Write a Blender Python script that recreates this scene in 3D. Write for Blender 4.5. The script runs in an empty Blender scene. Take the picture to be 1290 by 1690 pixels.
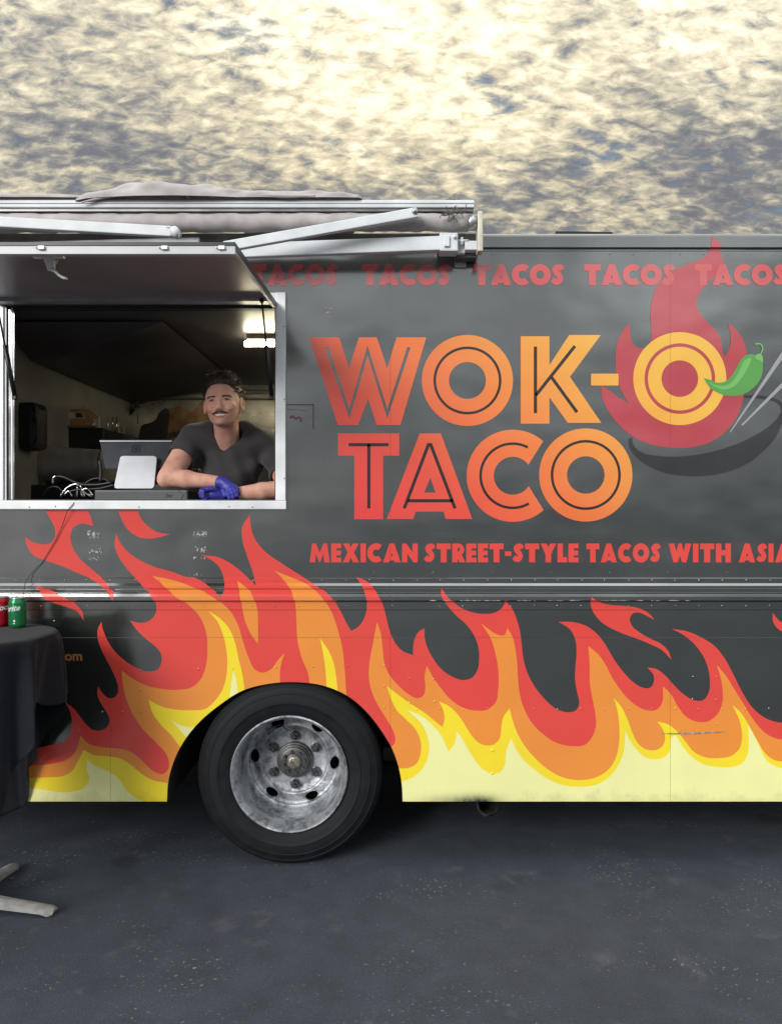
import bpy, bmesh, math, random
import numpy as np
from mathutils import Vector, Matrix, Euler
from mathutils.geometry import delaunay_2d_cdt
from mathutils.bvhtree import BVHTree
random.seed(7)
R = math.radians
scene = bpy.context.scene
col = scene.collection

# ---------------------------------------------------------------- camera
FPX = 1270.0                      # focal length in pixels of the 1690-high photograph
S = 0.0026                        # metres per photo pixel on the truck's side
DIST = S * FPX                    # camera to truck side
CX, CY, CZ = 645.0, 845.0, 1.52
cam_data = bpy.data.cameras.new('camera')
cam = bpy.data.objects.new('camera', cam_data); col.objects.link(cam)
cam.location = (0, -DIST, CZ); cam.rotation_euler = (R(90), 0, 0)
cam_data.sensor_fit = 'VERTICAL'; cam_data.sensor_height = 36.0
cam_data.lens = 36.0 * FPX / 1690.0
cam_data.clip_start = 0.05; cam_data.clip_end = 3000
scene.camera = cam

# ---------------------------------------------------------------- world: broken evening cloud over a Nishita sky
FILL_EL, FILL_AZ = R(21), R(214)    # azimuth clockwise from +Y: behind and a little left of the camera, opposite the sunset
world = bpy.data.worlds.new('World'); scene.world = world; world.use_nodes = True
nt = world.node_tree; nt.nodes.clear()
def N(tree, typ, **kw):
    n = tree.nodes.new(typ)
    for k, v in kw.items(): setattr(n, k, v)
    return n
def L(tree, a, b): tree.links.new(a, b)
def mathn(tree, op, a, b=None, clamp=False):
    n = N(tree, 'ShaderNodeMath', operation=op, use_clamp=clamp)
    for i, v in enumerate((a, b)):
        if v is None: continue
        if isinstance(v, (int, float)): n.inputs[i].default_value = v
        else: L(tree, v, n.inputs[i])
    return n.outputs[0]
def ramp(tree, fac, stops):
    n = N(tree, 'ShaderNodeValToRGB')
    e = n.color_ramp.elements
    while len(e) < len(stops): e.new(0.5)
    for i, (p, c) in enumerate(stops):
        e[i].position = p
        e[i].color = (c if isinstance(c, tuple) else (c, c, c)) + (1,) if not (isinstance(c, tuple) and len(c) == 4) else c
    L(tree, fac, n.inputs[0])
    return n.outputs[0]
tc = N(nt, 'ShaderNodeTexCoord')
sep = N(nt, 'ShaderNodeSeparateXYZ'); L(nt, tc.outputs['Generated'], sep.inputs[0])
zc = mathn(nt, 'MAXIMUM', sep.outputs[2], 0.02)
zc = mathn(nt, 'ADD', zc, 0.35)
u = mathn(nt, 'DIVIDE', sep.outputs[0], zc); v = mathn(nt, 'DIVIDE', sep.outputs[1], zc)
comb = N(nt, 'ShaderNodeCombineXYZ'); L(nt, u, comb.inputs[0]); L(nt, v, comb.inputs[1])
def cloudnoise(scale, detail, rough, dist, rot=0.0, sx=1.0, off=0.0):
    m = N(nt, 'ShaderNodeMapping'); m.inputs['Rotation'].default_value = (0, 0, rot)
    m.inputs['Scale'].default_value = (sx, 1, 1); m.inputs['Location'].default_value = (off, off*.7, off*.3)
    L(nt, comb.outputs[0], m.inputs[0])
    n = N(nt, 'ShaderNodeTexNoise'); n.inputs['Scale'].default_value = scale
    n.inputs['Detail'].default_value = detail; n.inputs['Roughness'].default_value = rough
    n.inputs['Distortion'].default_value = dist
    L(nt, m.outputs[0], n.inputs['Vector']); return n.outputs[0]
big = cloudnoise(1.5, 3, .5, .2, R(70), 1.7, 3.1)      # large banks
mid = cloudnoise(11.0, 6, .64, .10, R(20), .85, 1.7)
fine = cloudnoise(50.0, 6, .60, .35, R(-35), .55, 5.0)       # rippled altocumulus cells
t = mathn(nt, 'MULTIPLY', big, 0.70)
t = mathn(nt, 'ADD', t, mathn(nt, 'MULTIPLY', mid, 0.70))
t = mathn(nt, 'ADD', t, mathn(nt, 'MULTIPLY', fine, 1.30))
t = mathn(nt, 'ADD', mathn(nt, 'MULTIPLY', t, 1/2.70), .004)
# banks pile up darker towards the horizon
t = mathn(nt, 'ADD', t, mathn(nt, 'MINIMUM', mathn(nt, 'MULTIPLY', mathn(nt, 'SUBTRACT', sep.outputs[2], .44), .22), .025))
SKYK = 0.33
def k(c): return tuple(x * SKYK for x in c)
def bank(cu, cv, ang, su, sv, amt):
    """a long soft cloud bank (or clearing) lying in the cloud sheet"""
    global t
    ca, sa = math.cos(R(ang)), math.sin(R(ang))
    du = mathn(nt, 'SUBTRACT', u, cu); dv = mathn(nt, 'SUBTRACT', v, cv)
    a_ = mathn(nt, 'ADD', mathn(nt, 'MULTIPLY', du, ca/su), mathn(nt, 'MULTIPLY', dv, sa/su))
    b_ = mathn(nt, 'ADD', mathn(nt, 'MULTIPLY', du, -sa/sv), mathn(nt, 'MULTIPLY', dv, ca/sv))
    g = mathn(nt, 'EXPONENT', mathn(nt, 'MULTIPLY', mathn(nt, 'ADD', mathn(nt, 'MULTIPLY', a_, a_), mathn(nt, 'MULTIPLY', b_, b_)), -1.0))
    t = mathn(nt, 'ADD', t, mathn(nt, 'MULTIPLY', g, amt))
bank(-.34, 1.17, 20, .42, .075, -.050); bank(.46, 1.13, -24, .36, .070, -.058); bank(-.02, 1.28, 0, .5, .06, -.02); bank(.10, 1.11, 8, .26, .05, .050); bank(-.1, .90, 0, 1.2, .15, .012)
bank(.3, -1.2, 30, .6, .15, -.05); bank(-.9, -.9, -20, .5, .15, -.05)
cl = ramp(nt, t, [(0.385, k((.29, .30, .335))), (0.445, k((.47, .455, .43))), (0.495, k((.82, .74, .56))),
                  (0.550, k((1.22, 1.07, .74))), (0.63, k((1.80, 1.64, 1.18)))])
# sunset lies beyond the truck: warm clouds there, grey ones opposite brightened to light it
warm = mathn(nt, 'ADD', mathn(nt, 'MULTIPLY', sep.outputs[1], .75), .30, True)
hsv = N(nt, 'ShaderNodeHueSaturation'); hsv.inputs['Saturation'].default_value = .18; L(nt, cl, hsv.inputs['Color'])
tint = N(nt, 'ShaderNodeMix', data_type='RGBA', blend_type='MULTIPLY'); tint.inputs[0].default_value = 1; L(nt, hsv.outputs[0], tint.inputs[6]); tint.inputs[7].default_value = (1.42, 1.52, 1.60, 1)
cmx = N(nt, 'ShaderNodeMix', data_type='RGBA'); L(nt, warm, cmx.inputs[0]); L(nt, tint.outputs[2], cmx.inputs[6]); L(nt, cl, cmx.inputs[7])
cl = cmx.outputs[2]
# gaps of blue where the cell noise is lowest
sky = N(nt, 'ShaderNodeTexSky', sky_type='NISHITA', sun_disc=False)
sky.sun_elevation = FILL_EL; sky.sun_rotation = FILL_AZ
bg1 = N(nt, 'ShaderNodeBackground'); bg1.inputs[1].default_value = 0.055
L(nt, sky.outputs[0], bg1.inputs[0])
# the cloud deck is thicker lit overhead than at the horizon (standard overcast distribution)
grad = mathn(nt, 'ADD', mathn(nt, 'MULTIPLY', mathn(nt, 'MAXIMUM', sep.outputs[2], 0.0), 1.1), 0.62)
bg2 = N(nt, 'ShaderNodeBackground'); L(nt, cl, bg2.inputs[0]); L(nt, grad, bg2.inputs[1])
gapn = cloudnoise(9.0, 5, .6, .2, R(-30), .6, 9.3)
gap = ramp(nt, mathn(nt, 'ADD', mathn(nt, 'MULTIPLY', gapn, .6), mathn(nt, 'MULTIPLY', fine, .4)), [(0.34, 0.35), (0.44, 1.0)])
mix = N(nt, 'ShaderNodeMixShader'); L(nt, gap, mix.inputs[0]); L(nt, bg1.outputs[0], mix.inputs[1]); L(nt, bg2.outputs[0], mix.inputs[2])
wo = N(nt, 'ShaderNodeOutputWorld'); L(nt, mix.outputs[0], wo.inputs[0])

front_fill_data = bpy.data.lights.new('front_fill', 'SUN'); front_fill_data.energy = 1.5; front_fill_data.angle = R(24); front_fill_data.color = (1.0, .97, .93)  # added lamp, stands in for soft light on the truck's near side
front_fill = bpy.data.objects.new('front_fill', front_fill_data); col.objects.link(front_fill)
sdir = Vector((math.sin(FILL_AZ)*math.cos(FILL_EL), math.cos(FILL_AZ)*math.cos(FILL_EL), math.sin(FILL_EL)))
front_fill.rotation_euler = sdir.to_track_quat('Z', 'Y').to_euler(); front_fill.location = sdir * 20

vs = scene.view_settings
vs.view_transform = 'Standard'; vs.look = 'None'; vs.gamma = 1.0; vs.use_curve_mapping = False
vs.exposure = 0.96
try: scene.cycles.use_denoising = True
except Exception: pass

# ---------------------------------------------------------------- helpers
def P(px, py, y=0.0):
    """a point of the place from its position in the photograph and its distance y behind the truck's side"""
    s = (DIST + y) / FPX
    return Vector(((px - CX) * s, y, CZ + (CY - py) * s))

def link(o, parent=None):
    col.objects.link(o)
    if parent is not None: o.parent = parent
    return o
def tag(o, label=None, cat=None, group=None, kind=None):
    if label: o['label'] = label
    if cat: o['category'] = cat
    if group: o['group'] = group
    if kind: o['kind'] = kind
    return o
def empty(name, loc=(0, 0, 0), parent=None):
    o = bpy.data.objects.new(name, None); o.location = loc; o.empty_display_size = .1
    return link(o, parent)

class MB:
    """collects boxes, tubes, lathes and polygons, then links them as one mesh object"""
    def __init__(self): self.v = []; self.f = []; self.m = []; self.sm = []
    def add(self, vs_, fs_, mi=0, smooth=False):
        b = len(self.v); self.v += [tuple(p) for p in vs_]
        self.f += [tuple(b + i for i in f) for f in fs_]
        self.m += [mi] * len(fs_); self.sm += [smooth] * len(fs_)
        return self
    def box(self, lo, hi, mi=0, M=None, bev=0.0):
        x0, y0, z0 = lo; x1, y1, z1 = hi
        if bev > 0:
            bm = bmesh.new(); bmesh.ops.create_cube(bm, size=1)
            for q in bm.verts:
                q.co = Vector(((x0+x1)/2 + q.co.x*(x1-x0), (y0+y1)/2 + q.co.y*(y1-y0), (z0+z1)/2 + q.co.z*(z1-z0)))
            bmesh.ops.bevel(bm, geom=bm.edges[:], offset=bev, segments=2, affect='EDGES', profile=.6)
            vs_ = [q.co.copy() for q in bm.verts]; fs_ = [[q.index for q in f.verts] for f in bm.faces]
            bm.free()
        else:
            vs_ = [Vector(p) for p in ((x0,y0,z0),(x1,y0,z0),(x1,y1,z0),(x0,y1,z0),(x0,y0,z1),(x1,y0,z1),(x1,y1,z1),(x0,y1,z1))]
            fs_ = [(0,3,2,1),(4,5,6,7),(0,1,5,4),(1,2,6,5),(2,3,7,6),(3,0,4,7)]
        if M is not None: vs_ = [M @ p for p in vs_]
        return self.add(vs_, fs_, mi)
    def tube(self, pts, r, n=10, mi=0, smooth=True, cap=True):
        pts = [Vector(p) for p in pts]
        rs = r if isinstance(r, (list, tuple)) else [r] * len(pts)
        vs_, fs_ = [], []
        prev = None
        for i, p in enumerate(pts):
            d = (pts[min(i+1, len(pts)-1)] - pts[max(i-1, 0)]).normalized()
            if prev is None:
                a = d.cross(Vector((0, 0, 1)))
                if a.length < 1e-3: a = d.cross(Vector((1, 0, 0)))
                a.normalize()
            else:
                a = (prev - d * prev.dot(d)).normalized()
            prev = a; b = d.cross(a)
            for j in range(n):
                an = 2*math.pi*j/n
                vs_.append(p + (a*math.cos(an) + b*math.sin(an)) * rs[i])
        for i in range(len(pts)-1):
            for j in range(n):
                k2 = (j+1) % n
                fs_.append((i*n+j, i*n+k2, (i+1)*n+k2, (i+1)*n+j))
        if cap: fs_.append(tuple(range(n-1, -1, -1))); fs_.append(tuple((len(pts)-1)*n + j for j in range(n)))
        return self.add(vs_, fs_, mi, smooth)
    def beam(self, a, b, w, h, up=(0, 0, 1), mi=0, bev=.002):
        """rectangular bar from a to b, w across and h along up"""
        a, b = Vector(a), Vector(b); d = b - a; ln = d.length; d.normalize()
        s_ = d.cross(Vector(up)).normalized(); u_ = s_.cross(d)
        M = Matrix((( d.x, s_.x, u_.x, a.x), (d.y, s_.y, u_.y, a.y), (d.z, s_.z, u_.z, a.z), (0,0,0,1)))
        return self.box((0, -w/2, -h/2), (ln, w/2, h/2), mi, M, bev)
    def lathe(self, prof, axis_c, n=64, axis='y', mi=0, smooth=True, a0=0.0, a1=2*math.pi):
        """prof: list of (radius, along axis)"""
        c = Vector(axis_c); vs_, fs_ = [], []; full = abs(a1-a0-2*math.pi) < 1e-6
        m_ = n if full else n+1
        for r_, t_ in prof:
            for j in range(m_):
                an = a0 + (a1-a0)*j/n
                if axis == 'y': vs_.append(c + Vector((r_*math.cos(an), t_, r_*math.sin(an))))
                elif axis == 'z': vs_.append(c + Vector((r_*math.cos(an), r_*math.sin(an), t_)))
                else: vs_.append(c + Vector((t_, r_*math.cos(an), r_*math.sin(an))))
        for i in range(len(prof)-1):
            for j in range(n):
                k2 = (j+1) % m_
                q = (i*m_+j, (i+1)*m_+j, (i+1)*m_+k2, i*m_+k2)
                fs_.append(q)
        return self.add(vs_, fs_, mi, smooth)
    def build(self, name, mats, parent=None, autosmooth=None, origin=None):
        me = bpy.data.meshes.new(name)
        vv = self.v
        if origin is not None: vv = [tuple(Vector(p) - Vector(origin)) for p in vv]
        me.from_pydata(vv, [], self.f)
        if not isinstance(mats, (list, tuple)): mats = [mats]
        for m_ in mats: me.materials.append(m_)
        me.polygons.foreach_set('material_index', self.m)
        me.polygons.foreach_set('use_smooth', self.sm)
        me.update()
        bm = bmesh.new(); bm.from_mesh(me); bmesh.ops.recalc_face_normals(bm, faces=bm.faces[:]); bm.to_mesh(me); bm.free()
        if autosmooth:
            try: me.set_sharp_from_angle(angle=R(autosmooth))
            except Exception: pass
        o = bpy.data.objects.new(name, me)
        if origin is not None: o.location = origin
        return link(o, parent)

def srgb(r_, g_, b_):
    f = lambda c: (c/255/12.92) if c/255 <= .04045 else ((c/255+.055)/1.055)**2.4
    return (f(r_), f(g_), f(b_))

MATS = {}
def mat(name, c, rough=.5, metal=0.0, ior=1.5, var=0.12, vscale=12.0, bump=0.0, bscale=80.0, emit=None, estr=0, coat=0, sheen=0, c2=None, rvar=.08, trans=0):
    if name in MATS: return MATS[name]
    m = bpy.data.materials.new(name); m.use_nodes = True; t_ = m.node_tree
    b = t_.nodes['Principled BSDF']
    tcn = N(t_, 'ShaderNodeTexCoord')
    no = N(t_, 'ShaderNodeTexNoise'); no.inputs['Scale'].default_value = vscale; no.inputs['Detail'].default_value = 5
    L(t_, tcn.outputs['Object'], no.inputs['Vector'])
    c2_ = c2 if c2 else tuple(x*(1-var*2) for x in c)
    hi = tuple(min(1, x*(1+var*.6)) for x in c)
    r_ = ramp(t_, no.outputs[0], [(.32, c2_), (.68, hi)])
    L(t_, r_, b.inputs['Base Color'])
    rr = mathn(t_, 'ADD', mathn(t_, 'MULTIPLY', no.outputs[0], rvar*2), rough - rvar)
    L(t_, rr, b.inputs['Roughness'])
    b.inputs['Metallic'].default_value = metal; b.inputs['IOR'].default_value = ior
    if coat: b.inputs['Coat Weight'].default_value = coat; b.inputs['Coat Roughness'].default_value = .08
    if sheen: b.inputs['Sheen Weight'].default_value = sheen
    if trans: b.inputs['Transmission Weight'].default_value = trans
    if emit: b.inputs['Emission Color'].default_value = emit + (1,); b.inputs['Emission Strength'].default_value = estr
    if bump:
        n2 = N(t_, 'ShaderNodeTexNoise'); n2.inputs['Scale'].default_value = bscale; n2.inputs['Detail'].default_value = 4
        L(t_, tcn.outputs['Object'], n2.inputs['Vector'])
        bp = N(t_, 'ShaderNodeBump'); bp.inputs['Strength'].default_value = bump; bp.inputs['Distance'].default_value = .004
        L(t_, n2.outputs[0], bp.inputs['Height']); L(t_, bp.outputs[0], b.inputs['Normal'])
    MATS[name] = m; return m

# --- the vinyl and paint of the truck's side share seams, waviness, grime and scratches
def panel_group():
    g = bpy.data.node_groups.new('panel_wear', 'ShaderNodeTree')
    g.interface.new_socket('Color', in_out='INPUT', socket_type='NodeSocketColor')
    g.interface.new_socket('Color', in_out='OUTPUT', socket_type='NodeSocketColor')
    g.interface.new_socket('Rough', in_out='OUTPUT', socket_type='NodeSocketFloat')
    g.interface.new_socket('Normal', in_out='OUTPUT', socket_type='NodeSocketVector')
    gi = N(g, 'NodeGroupInput'); go = N(g, 'NodeGroupOutput')
    tcn = N(g, 'ShaderNodeTexCoord'); sp = N(g, 'ShaderNodeSeparateXYZ'); L(g, tcn.outputs['Object'], sp.inputs[0])
    def noise(scale, detail=4, sc=(1, 1, 1), rough=.5):
        mp = N(g, 'ShaderNodeMapping'); mp.inputs['Scale'].default_value = sc; L(g, tcn.outputs['Object'], mp.inputs[0])
        n = N(g, 'ShaderNodeTexNoise'); n.inputs['Scale'].default_value = scale; n.inputs['Detail'].default_value = detail
        n.inputs['Roughness'].default_value = rough
        L(g, mp.outputs[0], n.inputs['Vector']); return n.outputs[0]
    # seams between sheets
    seam = None
    for px in (-60, 183, 644, 1105, 1566):
        d = mathn(g, 'ABSOLUTE', mathn(g, 'SUBTRACT', sp.outputs[0], (px-CX)*S))
        s_ = mathn(g, 'LESS_THAN', d, .0012)
        seam = s_ if seam is None else mathn(g, 'MAXIMUM', seam, s_)
    d = mathn(g, 'ABSOLUTE', mathn(g, 'SUBTRACT', sp.outputs[2], CZ+(CY-1052)*S))
    hs = mathn(g, 'LESS_THAN', d, .0009)
    seam = mathn(g, 'MAXIMUM', seam, hs)
    # streaky grime and speckles
    grime = ramp(g, noise(3.2, 6, (1, 1, .35), .6), [(.35, 0.0), (.75, 1.0)])
    specks = ramp(g, noise(90, 2), [(.73, 0.0), (.77, 1.0)])
    patch = ramp(g, noise(7, 3), [(.52, 0.0), (.70, 1.0)])
    specks = mathn(g, 'MULTIPLY', specks, patch)
    scr = ramp(g, noise(26, 2, (.05, 1, 1.6)), [(.735, 0.0), (.75, 1.0)])
    # road dirt close to the lower edge
    low = ramp(g, mathn(g, 'ADD', sp.outputs[2], mathn(g, 'MULTIPLY', noise(9, 5, (1, 1, .8), .7), .22)), [(.375, 1.0), (.43, 0.0)])
    ex = mathn(g, 'DIVIDE', mathn(g, 'SUBTRACT', sp.outputs[0], (795-CX)*S), .085); ez = mathn(g, 'DIVIDE', mathn(g, 'SUBTRACT', sp.outputs[2], CZ+(CY-1324)*S), .030)
    soot = mathn(g, 'EXPONENT', mathn(g, 'MULTIPLY', mathn(g, 'ADD', mathn(g, 'MULTIPLY', ex, ex), mathn(g, 'MULTIPLY', ez, ez)), -1.0))
    ex2 = mathn(g, 'DIVIDE', mathn(g, 'SUBTRACT', sp.outputs[0], (742-CX)*S), .13)
    soot2 = mathn(g, 'EXPONENT', mathn(g, 'MULTIPLY', mathn(g, 'ADD', mathn(g, 'MULTIPLY', ex2, ex2), mathn(g, 'MULTIPLY', ez, ez)), -1.0))
    soot = mathn(g, 'MULTIPLY', mathn(g, 'ADD', soot, mathn(g, 'MULTIPLY', soot2, .6)), mathn(g, 'ADD', noise(30, 5, (1, 1, .6), .7), .35), True)
    mx = N(g, 'ShaderNodeMix', data_type='RGBA'); mx.inputs[0].default_value = 0
    L(g, gi.outputs[0], mx.inputs[6]); mx.inputs[7].default_value = (.14, .135, .125, 1)
    L(g, mathn(g, 'MULTIPLY', grime, .10), mx.inputs[0])
    mx2 = N(g, 'ShaderNodeMix', data_type='RGBA'); L(g, mx.outputs[2], mx2.inputs[6]); mx2.inputs[7].default_value = (.35, .34, .32, 1)
    L(g, mathn(g, 'MULTIPLY', mathn(g, 'MAXIMUM', specks, mathn(g, 'MULTIPLY', scr, patch)), .35), mx2.inputs[0])
    mx3 = N(g, 'ShaderNodeMix', data_type='RGBA'); L(g, mx2.outputs[2], mx3.inputs[6]); mx3.inputs[7].default_value = (.03, .03, .028, 1)
    L(g, mathn(g, 'MAXIMUM', mathn(g, 'MULTIPLY', seam, .35), mathn(g, 'MAXIMUM', mathn(g, 'MULTIPLY', low, .20), soot)), mx3.inputs[0])
    L(g, mx3.outputs[2], go.inputs[0])
    rg = mathn(g, 'ADD', mathn(g, 'MULTIPLY', noise(5, 5, (1, 1, .6)), .12), .10)
    L(g, rg, go.inputs[1])
    h = mathn(g, 'MULTIPLY', noise(1.8, 2, (1, 1, 1.3)), 1.7)
    h = mathn(g, 'ADD', h, mathn(g, 'MULTIPLY', noise(8, 2, (.6, 1, 1.2)), .06))
    h = mathn(g, 'ADD', h, mathn(g, 'MULTIPLY', noise(420, 2), .0030))
    h = mathn(g, 'SUBTRACT', h, mathn(g, 'MULTIPLY', seam, .06))
    bp = N(g, 'ShaderNodeBump'); bp.inputs['Strength'].default_value = .75; bp.inputs['Distance'].default_value = .012
    L(g, h, bp.inputs['Height']); L(g, bp.outputs[0], go.inputs[2])
    return g
PG = panel_group()
def vinyl(name, c, ior=1.55, gradient=None, spec_rough=0.0):
    m = bpy.data.materials.new(name); m.use_nodes = True; t_ = m.node_tree; b = t_.nodes['Principled BSDF']
    gr = N(t_, 'ShaderNodeGroup'); gr.node_tree = PG
    if gradient:
        tcn = N(t_, 'ShaderNodeTexCoord'); sp = N(t_, 'ShaderNodeSeparateXYZ'); L(t_, tcn.outputs['Object'], sp.inputs[0])
        kx, kz, k0 = gradient
        f = mathn(t_, 'ADD', mathn(t_, 'ADD', mathn(t_, 'MULTIPLY', sp.outputs[0], kx), mathn(t_, 'MULTIPLY', sp.outputs[2], kz)), k0, True)
        L(t_, ramp(t_, f, c), gr.inputs[0])
    else:
        gr.inputs[0].default_value = c + (1,)
    L(t_, gr.outputs[0], b.inputs['Base Color'])
    L(t_, mathn(t_, 'ADD', gr.outputs[1], spec_rough), b.inputs['Roughness'])
    L(t_, gr.outputs[2], b.inputs['Normal'])
    b.inputs['IOR'].default_value = ior
    return m
M_PAINT = vinyl('charcoal_paint', (.0135, .0168, .0138), ior=3.4)
M_RED = vinyl('red_vinyl', (.70, .062, .050), ior=1.75)
M_ORANGE = vinyl('orange_vinyl', (.76, .26, .045), ior=1.6)
M_YELLOW = vinyl('yellow_vinyl', (.84, .66, .03), ior=1.6)
M_PALE = vinyl('pale_yellow_vinyl', (.80, .80, .36), ior=1.6)
M_LOGORED = vinyl('deep_red_vinyl', (.46, .030, .045), ior=2.3)
M_TACOS = vinyl('faded_red_vinyl', (.60, .050, .055), ior=2.5)
M_WOK = vinyl('dark_grey_vinyl', (.012, .013, .015), ior=2.1)
M_WOKIN = vinyl('mid_grey_vinyl', (.030, .033, .033), ior=3.3)
M_STICK = vinyl('pale_grey_vinyl', (.32, .33, .34), ior=1.7)
M_CHILI = vinyl('green_vinyl', (.10, .33, .075), ior=1.7)
M_CHILI2 = vinyl('light_green_vinyl', (.17, .46, .13), ior=1.7)
M_URL = vinyl('tan_orange_vinyl', (.50, .20, .07), ior=1.6)
# printed gradient of the big letters: red at the lower left to amber at the upper right
gx = .75/560/S; gz = .35/250/S
g0 = -gx*((560-CX)*S) - gz*(CZ+(CY-800)*S)
M_LETTER = vinyl('letter_gradient_vinyl', [(0.0, (.72, .050, .045)), (.22, (.74, .075, .045)), (.5, (.80, .19, .045)), (.78, (.84, .36, .05)), (1.0, (.85, .48, .06))], ior=1.9, gradient=(gx, gz, g0))
M_INLINE = vinyl('inline_vinyl', (.020, .013, .012), ior=1.8)

M_WHITE = mat('white_aluminium', (.80, .82, .84), .38, 0.15, var=.06, vscale=6, bump=.05, c2=(.60, .62, .64))
M_ALU = mat('awning_aluminium', (.66, .69, .72), .5, .0, var=.08, vscale=9, bump=.05)
M_BRUSH = mat('bare_aluminium', (.55, .56, .57), .32, .8, var=.12, vscale=20, bump=.08)
M_FABRIC = mat('awning_canvas', (.44, .405, .405), .9, 0, var=.10, vscale=14, bump=.25, bscale=240)
M_CREAM = mat('cream_plastic', (.62, .60, .48), .5)
M_BLACK = mat('black_plastic', (.018, .018, .02), .4, bump=.05)
M_RUBBER = mat('black_rubber', (.0075, .0085, .0115), .72, ior=1.35, var=.22, vscale=18, bump=.12, bscale=160)
M_DARK = mat('underbody_black', (.012, .012, .013), .8, var=.3)
M_HATCH = mat('hatch_liner', (.33, .30, .32), .33, .1, var=.10, vscale=4, bump=.04, bscale=12)
M_STEEL = mat('stainless_wall', (.34, .32, .29), .28, .85, var=.3, vscale=3.5)
M_CEIL = mat('ceiling_panel', (.10, .090, .096), .42, .0, var=.2, vscale=3, bump=.12, bscale=4)
M_GREYM = mat('grey_metal', (.20, .20, .20), .4, .6, var=.15)
_t = M_STEEL.node_tree; _b = _t.nodes['Principled BSDF']; _b.inputs['Anisotropic'].default_value = .95
_c = N(_t, 'ShaderNodeCombineXYZ'); _c.inputs[0].default_value = 1.0; L(_t, _c.outputs[0], _b.inputs['Tangent'])
M_INT = mat('interior_panel', (.24, .23, .215), .5, .2, var=.15, vscale=5)
# ---------------------------------------------------------------- planar outlines, booleans and sheets on the truck's side
def catmull(pts, step=6.0):
    """pts: (x, y) smooth or (x, y, 1) sharp; returns an open polyline through them"""
    out = []
    n = len(pts)
    for i in range(n-1):
        p1, p2 = pts[i], pts[i+1]
        p0 = pts[i-1] if i > 0 and len(p1) == 2 else p1
        p3 = pts[i+2] if i+2 < n and len(p2) == 2 else p2
        d = math.hypot(p2[0]-p1[0], p2[1]-p1[1])
        m_ = max(1, min(10, int(d/step)+1))
        # centripetal-ish tangents
        def tan(a, b, c):
            da = math.hypot(b[0]-a[0], b[1]-a[1])+1e-6; dc = math.hypot(c[0]-b[0], c[1]-b[1])+1e-6
            if a is b: return ((c[0]-b[0]), (c[1]-b[1]))
            if c is b: return ((b[0]-a[0]), (b[1]-a[1]))
            sx = ((b[0]-a[0])/da*dc + (c[0]-b[0])/dc*da)/(da+dc); sy = ((b[1]-a[1])/da*dc + (c[1]-b[1])/dc*da)/(da+dc)
            return (sx, sy, 1)
        t1 = tan(p0, p1, p2); t2 = tan(p1, p2, p3)
        k1 = d if len(t1) == 3 else 1.0; k2 = d if len(t2) == 3 else 1.0
        for j in range(m_):
            u_ = j/m_; u2 = u_*u_; u3 = u2*u_
            h00 = 2*u3-3*u2+1; h10 = u3-2*u2+u_; h01 = -2*u3+3*u2; h11 = u3-u2
            out.append((h00*p1[0]+h10*t1[0]*k1+h01*p2[0]+h11*t2[0]*k2, h00*p1[1]+h10*t1[1]*k1+h01*p2[1]+h11*t2[1]*k2))
    out.append((pts[-1][0], pts[-1][1]))
    return out
def closed(pts, step=6.0):
    if len(pts[0]) == 3: return catmull(list(pts)+[pts[0]], step)[:-1]
    n = len(pts)
    q = [pts[-1]] + list(pts) + [pts[0], pts[1]]
    full = catmull(q, step)
    # cut the lead-in and lead-out
    i0 = min(range(len(full)//2), key=lambda i: math.hypot(full[i][0]-pts[0][0], full[i][1]-pts[0][1]))
    i1 = max(range(len(full)//2, len(full)), key=lambda i: -math.hypot(full[i][0]-pts[0][0], full[i][1]-pts[0][1]))
    return full[i0:i1]
def zoomer(x0, y0, k_):
    return lambda *pts: [((p[0]/k_+x0, p[1]/k_+y0) if len(p) == 2 else (p[0]/k_+x0, p[1]/k_+y0, 1)) for p in pts]
ZA = zoomer(0, 840, 3.379); ZB = zoomer(150, 840, 2.58); ZC = zoomer(580, 930, 3.225); ZD = zoomer(900, 930, 3.308)
ZW = zoomer(500, 530, 2.3036); ZL = zoomer(960, 380, 3.379)

def inside(X, Y, poly):
    """even-odd test of many points against one outline"""
    c = np.zeros(len(X), bool); n = len(poly)
    for i in range(n):
        xi, yi = poly[i][0], poly[i][1]; xj, yj = poly[i-1][0], poly[i-1][1]
        if yi == yj: continue
        m_ = ((yi > Y) != (yj > Y)) & (X < (xj-xi)*(Y-yi)/(yj-yi)+xi); c ^= m_
    return c
def cdt(pos, neg=(), clip=(), eps=1e-5):
    """flat boolean of outlines: inside any of pos, outside all of neg, inside clip"""
    vs_, es_ = [], []
    for p in list(pos)+list(neg)+list(clip):
        b = len(vs_); n = len(p); vs_.extend(Vector((q[0], q[1])) for q in p); es_ += [(b+i, b+(i+1) % n) for i in range(n)]
    v2, e2, f2, ov, oe, of = delaunay_2d_cdt(vs_, es_, [], 0, eps)
    if not f2: return v2, []
    X = np.array([sum(v2[i][0] for i in f)/len(f) for f in f2]); Y = np.array([sum(v2[i][1] for i in f)/len(f) for f in f2])
    k_ = np.zeros(len(f2), bool)
    for p in pos: k_ |= inside(X, Y, p)
    for p in neg: k_ &= ~inside(X, Y, p)
    if clip:
        c = np.zeros(len(f2), bool)
        for p in clip: c |= inside(X, Y, p)
        k_ &= c
    return v2, [f for f, q in zip(f2, k_) if q]
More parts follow.
